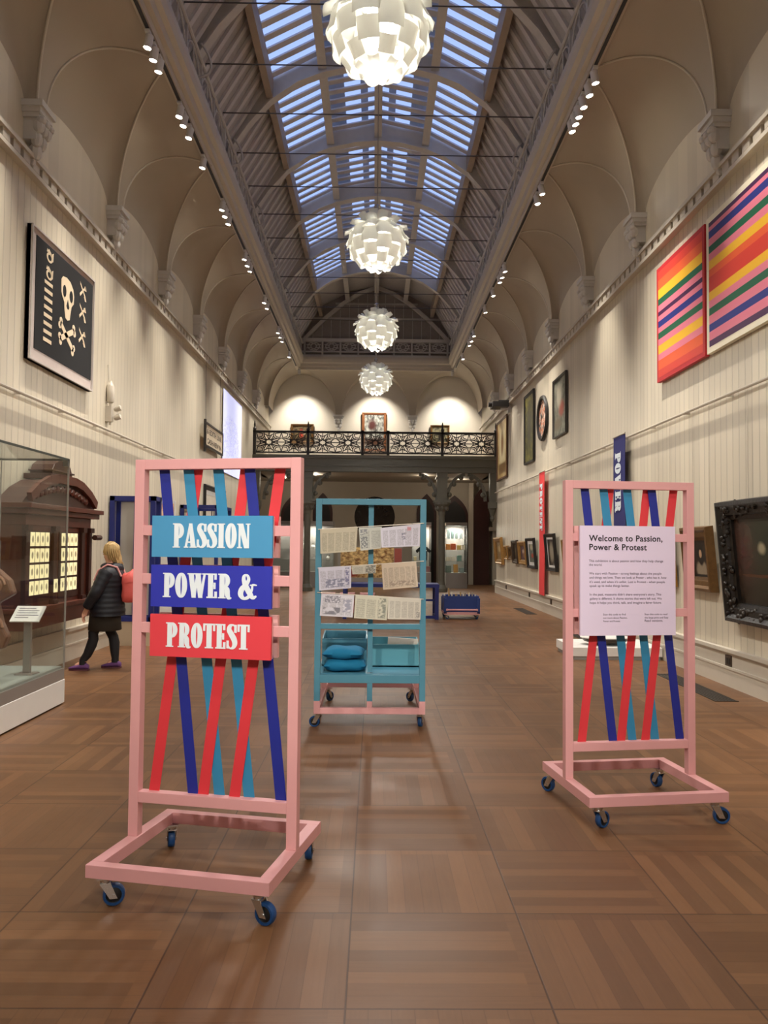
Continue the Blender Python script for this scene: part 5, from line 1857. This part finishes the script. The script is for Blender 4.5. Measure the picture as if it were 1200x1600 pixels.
showcase('glass showcase with coloured goods right of the balcony column', 2.55, 3.30, 28.4, 29.2, 26)
showcase('glass showcase with a black T-shirt left of the right balcony column', 1.35, 2.02, 28.4, 29.2, 26)
showcase('glass showcase with white objects left of the newspaper stand', -2.75, -1.45, 28.4, 29.2, 20)
showcase('dim glass showcase left of the left balcony column', -3.8, -2.9, 28.4, 29.2, 9)
tee = MB()
sil = [(-.16, .0), (.16, .0), (.17, .38), (.26, .30), (.33, .40), (.17, .56), (.07, .58), (.0, .54), (-.07, .58), (-.17, .56), (-.33, .40), (-.26, .30), (-.17, .38)]
tee.prism([(1.76 + x * .85, .98 + z * .85) for x, z in sil], 28.72, 28.80, 'y')
o = tag(tee.build('tshirt', M_tee, bevel=.015), 'black T-shirt with a pale print standing in the showcase', 'T-shirt')
tp = MB()
for k in range(7):
    tp.ball((1.76 + .09 * math.cos(k * .9), 28.715, 1.33 + .05 * math.sin(k * 2.1)), (.035, .004, .022), 8, 4)
tp.build('print', M_white, o)
t = tag(MB().ball((1.74, 28.75, 1.90), (.14, .12, .13), 14, 8).box(1.62, 1.86, 28.65, 28.85, 1.762, 1.80).build('peach_form', M_peach, smooth=True), 'peach-coloured lamp-like form on the shelf above the black T-shirt', 'lamp-like form')  # peach form stands in for a lamp-like glow above the T-shirt
goods = [(2.64, 1.37, .16, .20, S(220, 140, 60), 'orange box'), (2.83, 1.37, .18, .22, S(206, 96, 52), 'red-orange box'), (3.03, 1.37, .14, .16, S(226, 196, 120), 'yellow box'), (3.19, 1.37, .12, .17, S(236, 226, 204), 'cream box'),
         (2.64, .97, .16, .13, S(232, 222, 200), 'short cream box'), (2.83, .97, .15, .15, S(238, 230, 214), 'white box'), (3.05, .97, .16, .2, S(120, 160, 150), 'green-grey box'),
         (2.66, .56, .2, .24, S(110, 130, 120), 'dark green box'), (2.92, .56, .16, .28, S(200, 150, 80), 'ochre box'), (3.14, .56, .16, .16, S(150, 170, 170), 'pale blue box'),
         (2.66, 1.77, .1, .32, S(176, 196, 196), 'tall pale blue box'), (2.80, 1.77, .1, .34, S(150, 176, 176), 'tall grey-blue box'), (2.94, 1.77, .1, .33, S(186, 204, 200), 'tall pale green box'), (3.1, 1.77, .1, .30, S(200, 216, 220), 'tall whitish box'),
         (1.46, .97, .1, .14, S(230, 214, 170), 'small cream box beside the T-shirt'), (1.9, .57, .2, .2, S(150, 100, 100), 'pinkish box below the T-shirt'), (1.6, .57, .2, .18, S(170, 150, 140), 'beige box below the T-shirt')]
for x, z, w, h, c, nm in goods:
    o = MB().box(x - w / 2, x + w / 2, 28.65, 28.65 + w * .8, z - .005, z + h).build('gift_box', mat('box_card_' + nm.replace(' ', '_'), c, .5, vary=.1, scale=20), bevel=.004)
    tag(o, nm + ' on a showcase shelf at the far right', 'box', 'goods in the showcases')
M_porc = mat('white_porcelain', S(236, 234, 228), .2)
for i, (x, z, h) in enumerate(((-2.5, 1.36, .26), (-2.2, 1.36, .2), (-1.9, 1.36, .22), (-2.4, .96, .12), (-2.0, .96, .14), (-1.65, .96, .2))):
    o = MB().lathe([(.03, 0), (.06, .0), (.08, h * .35), (.05, h * .7), (.03, h * .82), (.055, h), (.04, h), (.02, h * .8)], (x, 28.75, z + .003), 16).build('vase', M_porc, smooth=True)
    tag(o, 'small white vase on the %s shelf of the left showcase, %s from the left' % ('upper' if i < 3 else 'lower', ORD[i % 3 + 1]), 'vase', 'white vases in the showcase')
cn = thing('display_counter', 'counter faced with a golden photo mural in the middle under the balcony', 'counter', (-.2, 28.9, 0))
MB().box(-1.1, 1.2, -.3, .3, 0, 1.45).build('body', M_greyp, cn)
MB().quad((-1.0, -.304, .35), (.9, -.304, .35), (.9, -.304, 1.43), (-1.0, -.304, 1.43)).build('mural', paint('golden_mural', S(244, 214, 150), S(120, 72, 30), 11, [(.2, .12, .12, .12, S(140, 40, 26), .5)]), cn)
MB().box(.92, 1.18, -.31, -.30, .45, 1.40).build('red_panel', mat('dull_red_panel', S(170, 84, 76), .5), cn, label='dull red panel')
lamp('unseen_mural_spot', 'SPOT', (-.1, -1.2, 3.9), 120, (1, .85, .62), cn, (-.1, 28.6, .9), 60, .8)  # spot with no visible fixture, added to brighten the golden mural

# ------------------------------------------------------------------ the visitor
M_skin = mat('skin', S(214, 160, 134), .5, vary=.03)
M_hair = mat('blond_hair', S(190, 158, 104), .55, vary=.18, scale=22)
M_coat = mat('dark_navy_quilted_nylon', S(22, 24, 34), .58, vary=.08)
M_skirt = mat('dark_brown_wool', S(40, 32, 22), .9, vary=.1)
M_tights = mat('black_tights', S(20, 19, 24), .7)
M_shoe = mat('purple_suede', S(104, 62, 116), .75, vary=.08)
M_sole = mat('dark_red_sole', S(84, 40, 48), .6)
M_bag = mat('coral_nylon', S(226, 98, 92), .6, vary=.06)
PO = Vector((-3.36, 9.84, 0))
P = []
Ed = []
Rr = []


def joint(p, r, prev=None):
    P.append(p)
    Rr.append(r)
    if prev is not None:
        Ed.append((prev, len(P) - 1))
    return len(P) - 1


pel = joint((.09, 0, .84), (.135, .12))
sp1 = joint((.10, 0, .97), (.12, .10), pel)
sp2 = joint((.125, 0, 1.10), (.135, .10), sp1)
sp3 = joint((.14, .0, 1.19), (.11, .08), sp2)
nk = joint((.135, .01, 1.265), .048, sp3)
hd0 = joint((.12, .02, 1.33), (.058, .062), nk)
hd1 = joint((.105, .03, 1.40), (.072, .082), hd0)
hd2 = joint((.11, .03, 1.47), (.066, .076), hd1)
hd3 = joint((.115, .03, 1.51), (.035, .04), hd2)
for sy, kn, an in ((-1, (-.02, -.10, .45), (-.135, -.105, .085)), (1, (.12, .10, .45), (.185, .105, .085))):
    hp = joint((.075, sy * .085, .78), .085, pel)
    th = joint(((.075 + kn[0]) / 2, sy * .095, .62), .072, hp)
    k = joint(kn, .054, th)
    cf = joint((kn[0] * .6 + an[0] * .4 + .03, kn[1], .33), .054, k)
    a = joint(an, .034, cf)
    toe = joint((an[0] - .10, an[1] + .01, .045), .032, a)
for sy, el, wr in ((-1, (.05, -.235, .94), (-.07, -.20, .745)), (1, (.12, .24, .93), (.0, .22, .76))):
    sh = joint((.14, sy * .145, 1.175), .058, sp3)
    e = joint(el, .042, sh)
    w = joint(wr, .028, e)
    hand = Vector((wr[0] - .02, wr[1], wr[2] - .045))
    h = joint(tuple(hand), (.022, .034), w)
    h2 = joint(tuple(hand + Vector((-.012, 0, -.035))), (.014, .034), h)
    for fi, (fy, ln) in enumerate(((-.027, .055), (-.009, .066), (.009, .062), (.027, .048))):
        f0 = joint(tuple(hand + Vector((-.018, fy, -.055))), .0085, h2)
        f1 = joint(tuple(hand + Vector((-.016, fy * 1.05, -.055 - ln * .55))), .008, f0)
        joint(tuple(hand + Vector((-.004, fy * 1.05, -.055 - ln))), .0068, f1)
    t0 = joint(tuple(hand + Vector((-.028, -sy * .02, -.012))), .010, h)
    t1 = joint(tuple(hand + Vector((-.042, -sy * .024, -.042))), .009, t0)
    joint(tuple(hand + Vector((-.040, -sy * .022, -.068))), .0075, t1)
person = skin('person', P, Ed, Rr, M_skin, None, 2, pel, PO)
tag(person, 'woman in dark quilted coat and purple shoes standing by the mahogany cabinet', 'person')

# face on the far side of the turned head
fc = MB()
fc.prism([(-.012, 1.385), (.012, 1.385), (.004, 1.43), (-.004, 1.43)], 0, .03, 'x')
fm = Matrix.Translation((.045, .045, 0)) @ Matrix.Rotation(PI - .2, 4, 'Z')
nose = MB()
nose.add([fm @ Vector(p) for p in ((0, -.013, 1.385), (0, .013, 1.385), (.022, 0, 1.39), (-.004, -.006, 1.43), (-.004, .006, 1.43))], [(0, 1, 2), (0, 2, 3), (1, 4, 2), (2, 4, 3), (0, 3, 4, 1)])
nose.build('nose', M_skin, person, smooth=True)
ey_ = MB()
for sy in (-.03, .03):
    ey_.ball(fm @ Vector((-.010, sy, 1.425)), (.011, .013, .009), 10, 6)
ey_.build('eyes', mat('eye_white', S(210, 206, 200), .3), person, smooth=True)
MB().ball(fm @ Vector((-.008, 0, 1.355)), (.010, .022, .008), 10, 6).build('mouth', mat('lips', S(176, 92, 90), .5), person, smooth=True)
er = MB()
for sy in (-.074, .080):
    er.ball((.12, .03 + sy, 1.40), (.02, .010, .032), 10, 6)
er.build('ears', M_skin, person, smooth=True)


def lobe(c, r, seed, amp=.1, n=20, m=14, cut=None):
    rg = []
    for i in range(m + 1):
        t = -PI / 2 + PI * i / m
        k_ = max(.03, math.cos(t))
        row = []
        for k in range(n):
            a = 2 * PI * k / n
            w = 1 + amp * math.sin(a * 7 + seed + t * 3) * math.cos(t * 4 + seed)
            row.append(Vector((c[0] + r[0] * k_ * math.cos(a) * w, c[1] + r[1] * k_ * math.sin(a) * w, c[2] + r[2] * math.sin(t) * w)))
        rg.append(row)
    return rg


hr = MB()
hr.rings(lobe((.135, .03, 1.445), (.098, .100, .105), 1.0, .09))
hr.rings(lobe((.175, .03, 1.385), (.062, .080, .11), 2.4, .06))
hr.rings(lobe((.205, .04, 1.30), (.055, .06, .11), .4, .14))
for k in range(9):
    hr.tube([(.20, -.02 + .015 * k, 1.38), (.235 + .008 * (k % 3), -.03 + .018 * k, 1.28), (.24 + .01 * (k % 2), -.02 + .014 * k, 1.18 - .012 * (k % 4))], .012, 6, .004)
for k in range(16):
    a = -1.9 + k * .25
    hr.tube([(.12, .03, 1.545), (.12 + .08 * math.cos(a), .03 + .08 * math.sin(a), 1.51), (.13 + .103 * math.cos(a), .03 + .103 * math.sin(a), 1.43), (.16 + .085 * math.cos(a), .03 + .085 * math.sin(a), 1.33)], .014, 6, .006)
hr.build('hair', M_hair, person, smooth=True)


def oval(c, rx, ry, n=28, lean=0.0):
    return [Vector((c[0] + rx * math.cos(2 * PI * k / n), c[1] + ry * math.sin(2 * PI * k / n), c[2])) for k in range(n)]


prof_c = [(.655, .12, .195, .235), (.72, .115, .20, .235), (.80, .11, .195, .228), (.88, .11, .19, .22), (.96, .115, .178, .212), (1.04, .13, .17, .21), (1.12, .145, .158, .208), (1.18, .15, .14, .20), (1.225, .15, .115, .165), (1.255, .145, .09, .115), (1.275, .14, .07, .08)]
ct_r = []
for i in range(len(prof_c) - 1):
    za, ca, ra, ya = prof_c[i]
    zb, cb_, rb_, yb = prof_c[i + 1]
    for j in range(6):
        t = j / 6
        z = za + (zb - za) * t
        puff = 1 + .028 * abs(math.sin(z * PI / .062))
        ct_r.append(oval((ca + (cb_ - ca) * t, 0, z), (ra + (rb_ - ra) * t) * puff, (ya + (yb - ya) * t) * puff))
coat = MB().rings(ct_r)
coat.build('coat', M_coat, person, smooth=80)
for sy, el, wr in ((-1, (.05, -.245, .94), (-.065, -.205, .765)), (1, (.12, .25, .93), (.005, .222, .78))):
    sh = Vector((.145, sy * .155, 1.185))
    e, w = Vector(el), Vector(wr)
    pts, rs = [], []
    for j in range(25):
        t = j / 24
        p = sh.lerp(e, t * 2) if t < .5 else e.lerp(w, t * 2 - 1)
        pts.append(p)
        rs.append((.086 - .032 * t) * (1 + .07 * abs(math.sin(j * PI / 3))))
    MB().tube(pts, rs, 16).build('sleeve', M_coat, person, smooth=80)
hd = MB()
hd.rings(lobe((.205, .01, 1.225), (.085, .13, .075), .5, .06))
hd.rings(lobe((.12, .01, 1.25), (.105, .12, .045), 2.0, .04))
hd.build('hood', M_coat, person, smooth=True)
MB().rings([oval((.085, 0, z), rx, ry) for z, rx, ry in ((.475, .185, .20), (.48, .195, .205), (.58, .188, .20), (.68, .18, .20), (.74, .16, .18))]).build('skirt', M_skirt, person, smooth=80)
for sy, hp, kn, an in ((-1, (.06, -.09, .66), (-.02, -.10, .45), (-.135, -.105, .07)), (1, (.10, .09, .66), (.12, .10, .45), (.185, .105, .07))):
    h_, k_, a_ = Vector(hp), Vector(kn), Vector(an)
    cf = k_.lerp(a_, .38) + Vector((.028, 0, 0))
    pts = [h_, h_.lerp(k_, .5), k_, k_.lerp(cf, .5) + Vector((.012, 0, 0)), cf, cf.lerp(a_, .5), a_ + Vector((0, 0, .05)), a_]
    MB().tube(pts, [.085, .074, .060, .060, .062, .052, .043, .045], 16).build('stocking', M_tights, person, smooth=80)
    so = MB()
    sec = [(.07, .030, .055), (.04, .040, .075), (-.02, .042, .070), (-.08, .045, .050), (-.13, .040, .034), (-.165, .022, .022)]
    rg = []
    for x, ry, h in sec:
        rg.append([Vector((a_.x + x, a_.y + ry * math.cos(2 * PI * k / 14), .014 + h * (.5 + .5 * math.sin(2 * PI * k / 14)))) for k in range(14)])
    so.rings(rg)
    sh_o = so.build('shoe', M_shoe, person, smooth=80)
    MB().prism([(a_.x + .072, a_.y - .032), (a_.x + .072, a_.y + .032), (a_.x - .02, a_.y + .046), (a_.x - .10, a_.y + .048), (a_.x - .16, a_.y + .026), (a_.x - .16, a_.y - .026), (a_.x - .10, a_.y - .048), (a_.x - .02, a_.y - .046)], 0.0, .018, 'z').build('sole', M_sole, sh_o)

bp = thing('backpack', 'soft coral backpack worn on the back of the woman by the cabinet', 'backpack', tuple(PO))
bk = []
for z, c, rx, ry in ((.815, .385, .05, .09), (.83, .385, .085, .125), (.90, .40, .105, .145), (.98, .405, .105, .145), (1.06, .395, .10, .14), (1.13, .38, .085, .13), (1.165, .37, .06, .11), (1.175, .365, .03, .08)):
    n = 28
    bk.append([Vector((c + rx * (abs(math.cos(a)) ** .7) * (1 if math.cos(a) > 0 else -1) * (1 + .04 * math.sin(5 * a + z * 30)), .0 + ry * (abs(math.sin(a)) ** .7) * (1 if math.sin(a) > 0 else -1), z)) for a in [2 * PI * k / n for k in range(n)]])
MB().rings(bk).build('bag', M_bag, bp, smooth=80)
fl_ = MB()
fl_.rings([[Vector((.40 + rx * math.cos(2 * PI * k / 20), ry * math.sin(2 * PI * k / 20), z + .02 * math.cos(2 * PI * k / 20))) for k in range(20)] for z, rx, ry in ((1.06, .118, .155), (1.10, .118, .152), (1.16, .095, .135), (1.19, .05, .09), (1.20, .01, .03))])
fl_.build('flap', M_bag, bp, smooth=80)
MB().rings([[Vector((.455 + d * math.cos(.3), (-.10 + .20 * (k in (1, 2))), .88 + .11 * (k in (2, 3)))) for k in range(4)] for d in (.0, .055, .062)]).build('front_pocket', M_bag, bp, bevel=.012)
for sy in (-.095, .095):
    MB().tube([(.30, sy, 1.13), (.25, sy * 1.1, 1.24), (.14, sy * 1.25, 1.272), (.03, sy * 1.3, 1.20), (-.01, sy * 1.4, 1.08)], .013, 8).build('shoulder_strap', mat('pale_pink_webbing', S(214, 150, 146), .7), bp, smooth=True)
